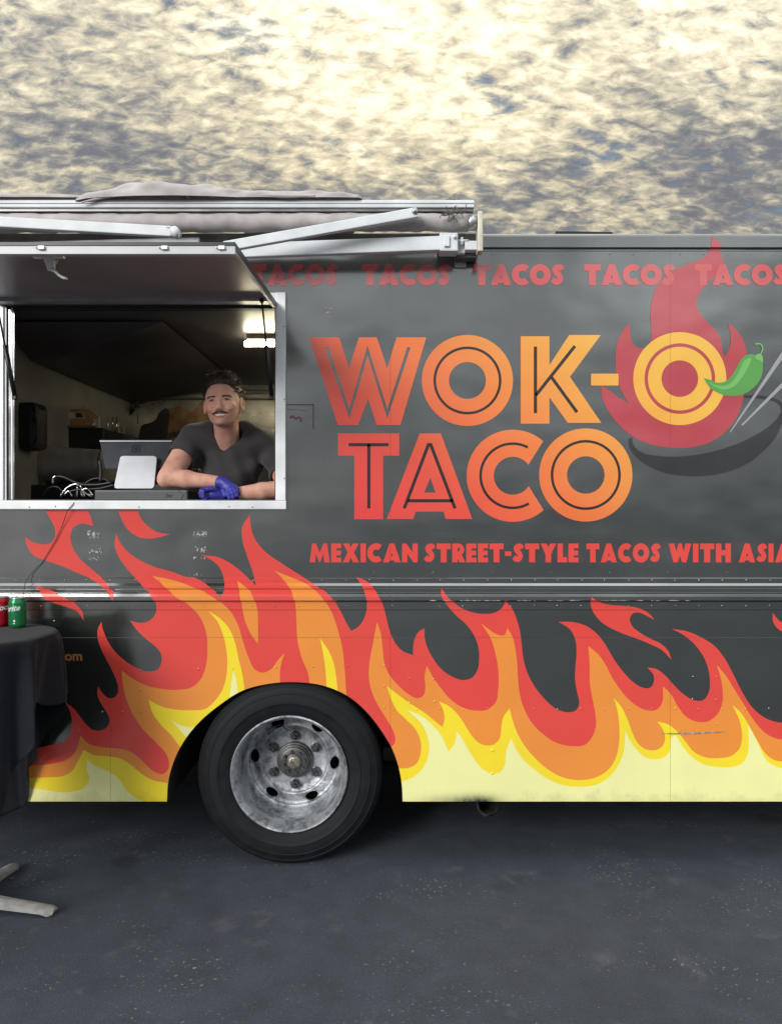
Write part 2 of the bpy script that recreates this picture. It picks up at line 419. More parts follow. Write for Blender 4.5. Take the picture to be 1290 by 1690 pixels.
# how far the side stands proud of its plane (metres), by photo row: cove rail, panel, belt moulding
PROF = [(360, .012), (409.5, .012), (410.8, -.004), (413.6, -.004), (415, 0), (953.5, 0), (954.5, .003), (962.5, .003), (966.5, .010), (970.5, .010),
        (973, .003), (977, .003), (979.5, .016), (984, .018), (990, .0185), (991.5, .012), (993.5, .003), (1006, .003), (1007, 0), (1500, 0)]
def prof(py):
    for (a, va), (b, vb) in zip(PROF, PROF[1:]):
        if py <= b: return va + (vb-va)*(py-a)/(b-a)
    return 0.0
CUTS = [p[0] for p in PROF[1:-1]]
def sheet(name, pos, mat_, off=.0006, neg=(), clip=(), parent=None, follow=True, kind=None, mats=None, thick=0):
    """flat print or panel lying on the side of the truck; outlines in photo pixels at the truck's plane"""
    v2, f2 = cdt(pos, neg, clip)
    used = sorted({i for f in f2 for i in f}); mp = {i: j for j, i in enumerate(used)}
    bm = bmesh.new()
    bv = [bm.verts.new((v2[i][0], 0, -v2[i][1])) for i in used]
    for f in f2:
        try: bm.faces.new([bv[mp[i]] for i in f])
        except ValueError: pass
    if follow:
        ys = [v2[i][1] for i in used] or [0]
        lo, hi = min(ys), max(ys)
        for c in CUTS:
            if lo < c < hi:
                bmesh.ops.bisect_plane(bm, geom=bm.verts[:]+bm.edges[:]+bm.faces[:], plane_co=(0, 0, -c), plane_no=(0, 0, 1), dist=1e-5)
    for q in bm.verts:
        px, py = q.co.x, -q.co.z
        q.co = Vector(((px-CX)*S, -(prof(py) if follow else 0) - off, CZ+(CY-py)*S))
    bm.normal_update()
    for f in bm.faces:
        if f.normal.y > 0: f.normal_flip()
    me = bpy.data.meshes.new(name); bm.to_mesh(me); bm.free()
    me.materials.append(mat_)
    o = bpy.data.objects.new(name, me); link(o, parent)
    if kind: o['kind'] = kind
    return o
def rect(x0, y0, x1, y1): return [(x0, y0), (x1, y0), (x1, y1), (x0, y1)]
def ring(cx, cy, R_, r_, a0=0.0, a1=360.0, n=48):
    """annular arc as one outline, degrees, y down; full circle gives two outlines (outer, inner)"""
    if a1-a0 >= 360:
        return [[(cx+q*math.cos(2*math.pi*i/n), cy+q*math.sin(2*math.pi*i/n)) for i in range(n)] for q in (R_, r_)]
    m_ = max(6, int(n*(a1-a0)/360))
    an = [R(a0+(a1-a0)*i/m_) for i in range(m_+1)]
    return [(cx+R_*math.cos(a), cy+R_*math.sin(a)) for a in an] + [(cx+r_*math.cos(a), cy+r_*math.sin(a)) for a in reversed(an)]
def stroke(pts, w):
    """thick open polyline, mitred, butt ended"""
    l_, r_ = [], []
    n = len(pts)
    for i, p in enumerate(pts):
        a = pts[max(i-1, 0)]; b = pts[min(i+1, n-1)]
        def nrm(a, b):
            d = math.hypot(b[0]-a[0], b[1]-a[1]) or 1; return (-(b[1]-a[1])/d, (b[0]-a[0])/d)
        if 0 < i < n-1:
            n1 = nrm(a, p); n2 = nrm(p, b); mx, my = n1[0]+n2[0], n1[1]+n2[1]; q = math.hypot(mx, my) or 1
            mx, my = mx/q, my/q; k_ = 1/max(.35, mx*n1[0]+my*n1[1])
        else:
            mx, my = nrm(a, b); k_ = 1
        l_.append((p[0]+mx*w/2*k_, p[1]+my*w/2*k_)); r_.append((p[0]-mx*w/2*k_, p[1]-my*w/2*k_))
    return l_ + r_[::-1]

TRUCK_X0, TRUCK_X1 = -290, 1900
PANEL_BOT = 1322.5
ARCH = catmull([(275.8, 1340, 1), (275.8, 1322, 1), (278, 1290), (285, 1262), (296, 1236.5), (324, 1197), (359, 1166), (402, 1139), (444.6, 1128.2), (487, 1125.6), (537.6, 1132.6),
                (576, 1150), (606, 1176), (630, 1207), (646.7, 1235), (657.5, 1265), (663, 1296), (664.3, 1322, 1), (664.3, 1340, 1)], 8)
WIN = rect(24, 506, 457, 828)
PANEL = rect(TRUCK_X0, 392, TRUCK_X1, PANEL_BOT)

# ---------------------------------------------------------------- ground
def ground_material():
    m = bpy.data.materials.new('asphalt'); m.use_nodes = True; t_ = m.node_tree; b = t_.nodes['Principled BSDF']
    tcn = N(t_, 'ShaderNodeTexCoord')
    def noise(scale, detail=4, rough=.5, sc=(1, 1, 1), dist=0):
        mp = N(t_, 'ShaderNodeMapping'); mp.inputs['Scale'].default_value = sc; L(t_, tcn.outputs['Object'], mp.inputs[0])
        n = N(t_, 'ShaderNodeTexNoise'); n.inputs['Scale'].default_value = scale; n.inputs['Detail'].default_value = detail
        n.inputs['Roughness'].default_value = rough; n.inputs['Distortion'].default_value = dist
        L(t_, mp.outputs[0], n.inputs['Vector']); return n.outputs[0]
    def vor(scale, feat='F1', rnd=1):
        n = N(t_, 'ShaderNodeTexVoronoi'); n.inputs['Scale'].default_value = scale; n.feature = feat
        L(t_, tcn.outputs['Object'], n.inputs['Vector']); return n
    big_ = noise(.9, 5, .6); mid_ = noise(7, 6, .65); gr = noise(160, 3, .7)
    base = ramp(t_, mathn(t_, 'ADD', mathn(t_, 'MULTIPLY', big_, .5), mathn(t_, 'MULTIPLY', mid_, .5)), [(.34, (.033, .040, .053)), (.68, (.058, .069, .090))])
    # aggregate grains
    v1 = vor(330); grain = ramp(t_, mathn(t_, 'MULTIPLY', v1.outputs['Distance'], 1.0), [(.05, 1.0), (.6, 0.0)])
    mx = N(t_, 'ShaderNodeMix', data_type='RGBA', blend_type='MULTIPLY'); mx.inputs[0].default_value = 1
    L(t_, base, mx.inputs[6]); L(t_, ramp(t_, gr, [(.25, (.55, .55, .56)), (.75, (1.4, 1.4, 1.4))]), mx.inputs[7])
    # pale flecks, gathered in loose trails
    trails = ramp(t_, noise(2.3, 5, .6, (.7, 1.5, 1), .8), [(.50, 0.0), (.64, 1.0)])
    fl = ramp(t_, noise(62, 2, .5), [(.64, 0.0), (.68, 1.0)])
    fl2 = ramp(t_, noise(26, 4, .75), [(.66, 0.0), (.71, 1.0)])
    fl3 = ramp(t_, noise(110, 2, .5), [(.66, 0.0), (.70, 1.0)])
    f_ = mathn(t_, 'MULTIPLY', mathn(t_, 'MAXIMUM', fl, fl2), trails)
    f_ = mathn(t_, 'MAXIMUM', f_, mathn(t_, 'MULTIPLY', fl3, .22))
    mx2 = N(t_, 'ShaderNodeMix', data_type='RGBA'); L(t_, mx.outputs[2], mx2.inputs[6]); mx2.inputs[7].default_value = (.26, .27, .28, 1)
    L(t_, mathn(t_, 'MULTIPLY', f_, .80), mx2.inputs[0])
    # hazy pale scuffs and dark drips
    sc_ = ramp(t_, noise(5.5, 5, .62, (1, 1, 1), .4), [(.60, 0.0), (.74, 1.0)])
    mx3 = N(t_, 'ShaderNodeMix', data_type='RGBA'); L(t_, mx2.outputs[2], mx3.inputs[6]); mx3.inputs[7].default_value = (.14, .145, .155, 1)
    L(t_, mathn(t_, 'MULTIPLY', sc_, .42), mx3.inputs[0])
    v2_ = vor(1.55); dk = ramp(t_, mathn(t_, 'ADD', v2_.outputs['Distance'], mathn(t_, 'MULTIPLY', noise(22, 3, .6), .06)), [(.10, 1.0), (.15, 0.0)])
    mx4 = N(t_, 'ShaderNodeMix', data_type='RGBA'); L(t_, mx3.outputs[2], mx4.inputs[6]); mx4.inputs[7].default_value = (.016, .017, .022, 1)
    L(t_, mathn(t_, 'MULTIPLY', dk, .6), mx4.inputs[0])
    L(t_, mx4.outputs[2], b.inputs['Base Color'])
    b.inputs['Roughness'].default_value = .82; b.inputs['IOR'].default_value = 1.4
    h = mathn(t_, 'ADD', mathn(t_, 'MULTIPLY', grain, .5), mathn(t_, 'MULTIPLY', gr, .7))
    h = mathn(t_, 'ADD', h, mathn(t_, 'MULTIPLY', mid_, 1.2))
    bp = N(t_, 'ShaderNodeBump'); bp.inputs['Strength'].default_value = .6; bp.inputs['Distance'].default_value = .004
    L(t_, h, bp.inputs['Height']); L(t_, bp.outputs[0], b.inputs['Normal'])
    return m
M_ASPH = ground_material()
g_ = MB(); g_.add([(-600, -600, 0), (600, -600, 0), (600, 600, 0), (-600, 600, 0)], [(0, 1, 2, 3)])
tag(g_.build('ground', M_ASPH), kind='structure')
# loose bits of grit
gb = MB(); rg = random.Random(3)
M_GRIT = mat('grit', (.22, .225, .24), .9, var=.3)
for i in range(900):
    x, y = rg.uniform(-2.2, 2.2), -rg.uniform(.05, 2.2)
    if rg.random() < .6: x = rg.gauss(rg.choice((-1.2, -.4, .2, 1.2)), .28); y = -abs(rg.gauss(.9, .5))
    r_ = rg.uniform(.0007, .0026); a = rg.uniform(0, 6.28)
    pts = [(x+r_*math.cos(a+q)*rg.uniform(.6, 1.3), y+r_*math.sin(a+q)*rg.uniform(.6, 1.3), 0.0005) for q in (0, 1.6, 3.1, 4.7)]
    gb.add(pts+[(x, y, r_*rg.uniform(.5, 1))], [(0, 1, 4), (1, 2, 4), (2, 3, 4), (3, 0, 4)])
tag(gb.build('grit', M_GRIT), kind='stuff')

# ---------------------------------------------------------------- food truck
truck = empty('food_truck', ((480-CX)*S, 0, 0))
truck.location = (0, 0, 0)
tag(truck, 'large charcoal food truck with painted flames, orange lettering and an open serving window', 'food truck')
panel = sheet('side_panel', [PANEL], M_PAINT, off=0, neg=[WIN, ARCH], parent=truck)

RED_TOP = catmull([(-310, 1215, 1)] + ZA((-200, 1290), (100, 1345), (305, 1312), (350, 1300), (390, 1255), (403, 1200), (395, 1140), (368, 1078, 1),
    (410, 1110), (450, 1160), (490, 1210), (520, 1232), (560, 1235), (600, 1215), (614, 1180), (600, 1140), (575, 1100), (552, 1060), (544, 1020), (550, 990, 1),
    (565, 1015), (585, 1040), (610, 1055), (640, 1050), (660, 1025), (660, 990), (640, 930), (600, 850), (565, 780), (545, 710), (548, 665), (568, 628, 1),
    (572, 660), (590, 710), (630, 780), (690, 840), (760, 885), (830, 907), (880, 895), (903, 850), (895, 800), (860, 760), (810, 720), (760, 670), (727, 622, 1),
    (760, 632), (800, 634), (845, 615), (870, 580), (875, 540), (860, 500), (820, 450), (760, 390), (700, 320), (660, 260), (640, 200), (650, 137, 1),
    (670, 185), (710, 235), (780, 285), (870, 325), (960, 350), (1050, 380)) +
    ZB((430, 290), (500, 325), (557, 375, 1), (570, 340), (565, 290), (545, 245), (510, 215), (468, 196, 1), (540, 205), (600, 235), (650, 275), (703, 325, 1),
    (690, 270), (665, 200), (645, 130), (645, 75), (678, 24, 1), (682, 80), (700, 130), (740, 180), (810, 230), (880, 275), (950, 320), (1020, 370), (1060, 430), (1090, 490), (1108, 520, 1),
    (1140, 500), (1165, 460), (1175, 400), (1160, 340), (1130, 290, 1)) +
    ZC((75, 90), (110, 120), (145, 175), (170, 230), (185, 290), (200, 350), (230, 420), (270, 465), (327, 488, 1), (328, 440), (340, 390), (360, 360), (388, 345, 1),
    (388, 390), (400, 440), (430, 500), (480, 565), (540, 605), (590, 620), (640, 608), (668, 570), (678, 510), (675, 450), (655, 390), (615, 330), (550, 270), (500, 210), (475, 165), (478, 128, 1),
    (500, 165), (540, 205), (590, 240), (650, 262), (700, 268), (760, 262), (795, 240), (818, 203, 1), (850, 235), (875, 290), (893, 350), (903, 420), (910, 490), (930, 570), (970, 650), (1030, 725), (1090, 775), (1150, 792),
    (1195, 780), (1210, 745), (1200, 690), (1188, 620), (1190, 550), (1195, 480), (1190, 410), (1165, 355), (1100, 310, 1)) +
    ZD((150, 320), (220, 340), (270, 375), (320, 435), (370, 520), (430, 600), (480, 650), (530, 678), (570, 678), (590, 645), (588, 610), (555, 568, 1),
    (600, 575), (650, 610), (700, 665), (760, 720), (810, 747), (860, 745), (890, 700), (895, 640), (885, 570), (855, 500), (800, 430), (750, 390), (688, 357, 1),
    (770, 370), (850, 405), (920, 450), (970, 510), (1020, 600), (1070, 700), (1130, 790), (1200, 845), (1290, 870), (1400, 850), (1470, 760), (1480, 640), (1440, 520, 1),
    (1560, 640), (1700, 820), (1900, 920), (2200, 940)) + [(TRUCK_X1+20, 1230)])
RED = RED_TOP + [(TRUCK_X1+20, 1400), (-310, 1400)]
ORANGE = catmull([(-310, 1235, 1)] + ZA((-200, 1400), (100, 1430), (305, 1418), (360, 1405), (410, 1370), (435, 1320), (452, 1262, 1), (490, 1305), (550, 1325), (650, 1335), (720, 1350), (780, 1390), (830, 1440),
    (870, 1470), (910, 1478), (940, 1450), (945, 1420), (930, 1370), (880, 1310), (800, 1230), (740, 1140), (700, 1040), (685, 970), (681, 900, 1), (740, 945), (820, 985), (900, 1003), (1000, 1008), (1070, 995)) +
    ZB((465, 730), (490, 670), (497, 600), (490, 520), (465, 460), (420, 410), (350, 360), (300, 315), (262, 285, 1), (340, 300), (420, 325), (490, 355), (540, 385), (590, 430), (625, 490), (650, 570), (675, 640),
    (700, 685), (730, 697), (770, 680), (795, 645), (826, 613, 1), (810, 660), (805, 700), (806, 745, 1), (850, 900, 1), (932, 750, 1), (925, 700), (900, 640), (880, 560), (875, 470), (870, 400), (850, 340), (820, 300), (783, 263, 1),
    (850, 290), (920, 320), (980, 370), (1020, 430), (1050, 510), (1070, 590), (1080, 680), (1088, 800, 1), (1090, 900, 1)) +
    ZC((120, 1000, 1), (215, 975, 1), (232, 950), (230, 915), (200, 850), (150, 770), (110, 690), (92, 600), (95, 530), (115, 420), (135, 312, 1), (155, 370), (165, 450), (175, 530), (200, 590), (250, 650), (310, 700), (350, 718),
    (380, 705), (392, 660), (388, 600), (400, 543, 1), (430, 600), (480, 670), (540, 735), (600, 770), (660, 783), (720, 778), (765, 740), (780, 660), (780, 570), (765, 480), (740, 400), (688, 318, 1), (730, 350), (780, 380), (812, 383), (828, 343, 1),
    (855, 390), (870, 450), (880, 530), (885, 620), (895, 700), (920, 780), (960, 850), (1020, 910), (1090, 955), (1170, 972), (1240, 965)) +
    ZD((255, 943), (273, 890), (270, 820), (255, 740), (240, 650), (240, 560), (232, 450, 1), (290, 500), (330, 560), (360, 620), (400, 680), (450, 740), (500, 780), (560, 802), (600, 800), (630, 770), (640, 720), (637, 670, 1),
    (680, 710), (720, 780), (770, 840), (830, 865), (880, 863), (930, 830), (960, 770), (965, 700), (955, 630), (932, 553, 1), (980, 610), (1030, 690), (1080, 770), (1130, 850), (1190, 920), (1240, 950), (1290, 962), (1400, 955), (1500, 900), (1560, 820, 1), (1650, 950), (1900, 1020), (2200, 1030)) + [(TRUCK_X1+20, 1250)]) + [(TRUCK_X1+20, 1400), (-310, 1400)]
YEL = catmull([(-310, 1260, 1)] + ZA((-200, 1490), (100, 1500), (285, 1495), (350, 1490), (400, 1465), (435, 1410), (470, 1343, 1), (520, 1370), (600, 1378), (670, 1390), (730, 1425), (790, 1475), (850, 1510), (935, 1528, 1), (1100, 1528, 1)) +
    ZC((120, 1090, 1), (255, 1090, 1), (300, 1088), (345, 1065), (367, 1010), (368, 950), (345, 890), (290, 830), (240, 780), (210, 720), (188, 652, 1), (250, 700), (320, 750), (390, 795), (440, 835), (482, 870, 1), (492, 840), (490, 790), (465, 733, 1),
    (520, 760), (570, 810), (610, 870), (650, 930), (700, 965), (750, 965), (785, 935), (795, 880), (805, 820), (840, 770, 1), (855, 830), (880, 900), (920, 970), (980, 1040), (1050, 1100), (1130, 1140), (1210, 1152)) +
    ZD((290, 1160), (350, 1115), (385, 1050), (400, 970), (400, 880), (390, 800), (370, 733, 1), (410, 780), (445, 850), (475, 930), (510, 990), (560, 1018), (610, 1015), (643, 985), (650, 940), (635, 900), (608, 862, 1),
    (670, 880), (710, 910), (760, 970), (810, 1030), (880, 1060), (950, 1062), (1010, 1050), (1055, 1010), (1070, 950), (1060, 870), (1017, 772, 1), (1060, 810), (1110, 890), (1150, 960), (1200, 1040), (1240, 1070), (1290, 1082), (1420, 1080), (1560, 1020, 1), (1700, 1080), (1900, 1100), (2200, 1100)) + [(TRUCK_X1+20, 1275)]) + [(TRUCK_X1+20, 1400), (-310, 1400)]
# the yellow below the left lobe runs down round the pale one
PALE = catmull([(-310, 1275, 1)] + ZA((-200, 1540), (150, 1555), (240, 1562), (330, 1578), (420, 1573), (480, 1545), (500, 1500), (485, 1450), (488, 1397, 1), (530, 1430), (600, 1460), (660, 1500), (710, 1570), (760, 1610), (810, 1637, 1), (830, 1700, 1))) 
PALE_L = PALE + [(-310, 1400)]
PALE_R = catmull(ZC((150, 1300, 1), (180, 1170, 1), (270, 1160, 1), (320, 1140), (370, 1100), (400, 1050), (412, 980), (400, 910), (370, 850), (330, 810), (295, 778, 1), (370, 810), (430, 860), (480, 920), (515, 1000, 1), (545, 960), (560, 893, 1),
    (590, 935), (620, 990), (660, 1050), (700, 1095), (750, 1118), (790, 1110), (815, 1070), (820, 1000), (848, 930, 1), (870, 980), (910, 1040), (970, 1095), (1050, 1150), (1130, 1180), (1210, 1187)) +
    ZD((280, 1205), (340, 1170), (390, 1110), (420, 1040), (435, 910, 1), (455, 960), (490, 1010), (540, 1055), (600, 1068), (650, 1055), (680, 1010), (682, 955), (700, 937), (740, 990), (790, 1050), (860, 1095), (940, 1110), (1010, 1110),
    (1070, 1090), (1100, 1040), (1105, 970), (1103, 880, 1), (1130, 930), (1165, 1000), (1200, 1070), (1250, 1105), (1290, 1118), (1600, 1120), (2200, 1135)) + [(TRUCK_X1+20, 1285)]) + [(TRUCK_X1+20, 1400), (640, 1400)]
I1 = closed(ZA((255, 5, 1), (285, 60), (308, 110), (310, 150), (285, 190), (245, 198), (200, 190), (165, 175), (143, 155, 1), (150, 200), (180, 250), (250, 285), (340, 315), (430, 355), (520, 395), (570, 430), (610, 470), (640, 512, 1),
    (640, 470), (610, 430), (560, 375), (500, 325), (450, 280), (410, 220), (395, 150), (410, 105), (450, 82), (522, 95, 1), (510, 50), (490, 5, 1)))
I2 = closed(ZA((660, 5, 1), (690, 80), (730, 130), (780, 158), (840, 165), (900, 155), (950, 140, 1), (880, 130), (830, 100), (790, 55), (765, 5, 1)))
I3 = closed(ZA((205, 420, 1), (240, 475), (280, 515), (340, 535), (400, 555), (440, 580), (468, 622, 1), (460, 570), (430, 535), (370, 490), (290, 455)))
I4 = closed(ZD((242, 180, 1), (245, 230), (265, 275), (310, 325), (370, 360), (440, 390), (510, 415), (580, 445), (630, 470), (685, 525, 1), (670, 480), (630, 440), (570, 410), (510, 375), (470, 340), (458, 300), (475, 272), (510, 268), (550, 285), (593, 307, 1), (560, 270), (510, 245), (440, 232), (350, 225), (290, 210)))
I5 = closed(ZD((1237, 268, 1), (1240, 320), (1270, 360), (1340, 390), (1480, 470, 1), (1400, 390), (1330, 340), (1270, 310)))
OR2 = closed(ZB((625, 305, 1), (640, 380), (655, 470), (680, 530), (712, 575, 1), (712, 500), (708, 420), (680, 350)))
YL2 = closed(ZB((247, 812, 1), (300, 840), (370, 855), (430, 857), (490, 850), (530, 815), (565, 760), (580, 690), (580, 620), (565, 540), (540, 480), (502, 435, 1), (550, 465), (590, 510), (615, 570), (630, 640), (645, 700), (655, 770, 1), (600, 1000, 1), (500, 1100, 1), (378, 1010, 1), (340, 960), (300, 920), (260, 860)))
YL3 = closed(ZB((975, 550, 1), (1010, 600), (1035, 660), (1045, 720), (1052, 800, 1), (1005, 800, 1), (1000, 700), (990, 620)))
PL2 = closed(ZB((345, 900, 1), (375, 917), (400, 925), (450, 930, 1), (450, 1000, 1), (405, 970, 1), (370, 930)))
PL3 = closed(ZB((608, 685, 1), (620, 730), (628, 790, 1), (590, 810, 1), (600, 730)))
CLIP = [PANEL]
for nm, pol in (('flame', RED), ('flame', I1), ('flame', I2), ('flame', I3), ('flame', I4), ('flame', I5)):
    o = sheet(nm, [pol], M_RED, .0006, [WIN, ARCH], CLIP, panel)
sheet('flame', [ORANGE], M_ORANGE, .0012, [ARCH], CLIP, panel); sheet('flame', [OR2], M_ORANGE, .0012, [ARCH], CLIP, panel)
for pol in (YEL, YL2, YL3): sheet('flame', [pol], M_YELLOW, .0018, [ARCH], CLIP, panel)
for pol in (PALE_L, PALE_R, PL2, PL3): sheet('flame', [pol], M_PALE, .0024, [ARCH], CLIP, panel)
def pip(x, y, poly):
    c = False; n = len(poly); j = n-1
    for i in range(n):
        xi, yi = poly[i][0], poly[i][1]; xj, yj = poly[j][0], poly[j][1]
        if (yi > y) != (yj > y) and x < (xj-xi)*(y-yi)/(yj-yi)+xi: c = not c
        j = i
    return c
def layer_at(x, y):
    for i, grp in ((4, (PALE_L, PALE_R, PL2, PL3)), (3, (YEL, YL2, YL3)), (2, (ORANGE, OR2)), (1, (RED, I1, I2, I3, I4, I5))):
        if any(pip(x, y, p) for p in grp): return i
    return 0

# --- the logo
FL = closed(ZL((715, 38, 1), (740, 58), (770, 95), (772, 130), (783, 200), (755, 242), (690, 300), (648, 360), (636, 410), (650, 455), (690, 505), (740, 555), (770, 605), (781, 680, 1), (790, 702), (815, 670), (826, 620), (822, 560), (808, 510, 1),
    (860, 560), (900, 620), (915, 690), (915, 780), (905, 890), (885, 980), (850, 1060), (795, 1125), (720, 1178), (620, 1208), (500, 1213), (400, 1198), (290, 1155), (200, 1080), (140, 1000), (110, 930), (105, 868, 1), (160, 900), (205, 935), (258, 965, 1),
    (225, 912), (203, 855), (189, 790), (185, 720), (192, 640), (220, 570), (265, 515, 1), (266, 570), (276, 622), (300, 650), (335, 661), (362, 650), (385, 610, 1), (385, 560), (379, 480), (386, 400), (410, 325), (460, 262), (530, 215), (610, 182), (680, 150), (708, 110), (712, 70)), 5)
WOKO = closed(ZL((275, 1155, 1), (262, 1162), (260, 1200), (298, 1262), (360, 1310), (450, 1350), (560, 1370), (680, 1371), (800, 1350), (920, 1302), (1010, 1232), (1080, 1150), (1118, 1060), (1135, 1000), (1112, 960), (1050, 932), (970, 920), (890, 922, 1), (700, 960, 1), (400, 1100, 1)), 6)
WOKI = closed(ZL((278, 1155, 1), (285, 1195), (330, 1238), (420, 1258), (520, 1262), (650, 1250), (800, 1213), (930, 1160), (1030, 1100), (1092, 1040), (1106, 1000), (1080, 962), (1020, 945), (900, 934, 1), (700, 970, 1), (400, 1110, 1)), 6)
sheet('wok_picture', [WOKO], M_WOK, .0006, parent=panel)
wk = sheet('wok_picture', [WOKI], M_WOKIN, .0010, parent=panel)
HANDLE = closed(ZL((1112, 960, 1), (1200, 900), (1330, 840), (1345, 870), (1230, 940), (1134, 1010, 1)))
sheet('wok_picture', [HANDLE], M_WOK, .0010, parent=panel)
sheet('flame', [FL], M_LOGORED, .0014, parent=panel)
sheet('chopstick_picture', [ZL((820, 1126), (827, 1126), (1190, 610), (1172, 585))], M_STICK, .0018, parent=panel)
sheet('chopstick_picture', [ZL((885, 1086), (893, 1090), (1240, 755), (1222, 735))], M_STICK, .0018, parent=panel)

# --- big inline letters
def letter(pos, neg, off=.0020, m=None, sub=None):
    o = sheet('letter', pos, m or M_LETTER, off, neg=neg, parent=panel, follow=False)
    for q in neg:                                   # the dark line let into each letter
        if len(q) in (4, 6, 8) or len(q) > 100: sheet('letter_inline', [q], M_INLINE, off-.0006, parent=panel, follow=False)
    return o
def tz(*p): return [tuple(q[:2]) for q in ZW(*p)]
def rz(cx, cy, R_, r_, a0=0., a1=360.):
    q = ring(cx, cy, R_, r_, a0, a1, 96)
    return [tz(*p) for p in q] if a1-a0 >= 360 else tz(*q)
letter([tz((22, 62), (137, 62), (175, 178), (212, 62), (280, 62), (320, 180), (355, 62), (468, 62), (370, 395), (280, 395), (247, 295), (210, 395), (133, 395))],
       [stroke(tz((91, 100), (176, 353), (245, 112), (320, 353), (402, 100)), 5.4)])
def ring_letter(cx, cy, R_, ri, rg_, zf, w=10, off=.0020):
    """one letter O made of two concentric bands with the inline left open"""
    mb = MB(); n = 96
    for ro, r_i in ((R_, rg_+w/2), (rg_-w/2, ri)):
        vs_ = []
        for q in (ro, r_i):
            for i in range(n):
                p = zf((cx+q*math.cos(2*math.pi*i/n), cy+q*math.sin(2*math.pi*i/n)))[0]
                vs_.append(((p[0]-CX)*S, -off, CZ+(CY-p[1])*S))
        mb.add(vs_, [(i, (i+1) % n, n+(i+1) % n, n+i) for i in range(n)])
    o = mb.build('letter', M_LETTER, panel)
    if zf is ZW:
        a, b = ([zf((cx+q*math.cos(2*math.pi*i/n), cy+q*math.sin(2*math.pi*i/n)))[0] for i in range(n)] for q in (rg_+w/2, rg_-w/2))
        sheet('letter_inline', [a], M_INLINE, off-.0006, neg=[b], parent=panel, follow=False)
    return o
ring_letter(624, 226, 173, 70, 124, ZW); 
letter([tz((826, 58), (935, 58), (935, 168), (1010, 53), (1130, 53), (1013, 212), (1132, 387), (1005, 387), (935, 290), (935, 390), (826, 390))],
       [stroke(tz((882, 97), (882, 350)), 5.4), stroke(tz((1032, 95), (884, 282)), 5.4), stroke(tz((944, 215), (1040, 347)), 5.4)])
letter([tz((1093, 200), (1197, 200), (1197, 245), (1093, 245))], [])
ring_letter(543, 828, 259, 102, 187, ZL, w=19, off=.0022)
letter([tz((133, 427), (365, 427), (365, 512), (304, 512), (304, 753), (195, 753), (195, 512), (133, 512))],
       [stroke(tz((173, 470), (325, 470)), 5.4), stroke(tz((250, 468), (250, 712)), 5.4)])
letter([tz((443, 427), (523, 427), (642, 752), (542, 752), (533, 724), (428, 724), (418, 752), (318, 752))],
       [tz((483, 595), (503, 652), (460, 652)), stroke(tz((384, 712), (476, 470), (485, 470), (577, 712)), 5.4), stroke(tz((398, 683), (568, 683)), 5.4)])
# C: a ring opened to the right, its inline likewise
cpoly = []
for i in range(73):
    a = R(48.6 + (360-48.6-48)*i/72); cpoly.append((796+175*math.cos(a), 588-175*math.sin(a)))
ci = []
for i in range(73):
    a = R(35 + (360-35-33)*i/72); ci.append((796+72*math.cos(a), 588-72*math.sin(a)))
letter([tz(*(cpoly + ci[::-1]))], [tz(*ring(796, 588, 127, 117, 60, 298, 96))])
ring_letter(1073, 585, 177, 71, 128, ZW)
# chili over the O
CH = closed(ZL((675, 825, 1), (705, 832), (750, 850), (800, 842), (832, 810), (862, 760), (890, 715), (925, 693), (965, 697), (1000, 735), (1005, 780), (985, 840), (940, 890), (880, 920), (820, 925), (760, 910), (710, 878)), 5)
sheet('chili_picture', [CH], M_CHILI, .0028, parent=panel)
sheet('chili_picture', [closed(ZL((700, 845, 1), (750, 866), (810, 862), (850, 825), (880, 770), (905, 725), (940, 712), (925, 760), (890, 820), (850, 868), (790, 890), (735, 872)), 5)], M_CHILI2, .0033, parent=panel)
sheet('chili_picture', [closed(ZL((962, 700, 1), (985, 688), (1000, 700), (1005, 742, 1), (985, 725), (965, 720)), 5), stroke([q[:2] for q in catmull(ZL((990, 695), (1003, 660), (992, 636), (960, 636)), 3)], 2.2)], M_CHILI2, .0038, parent=panel)

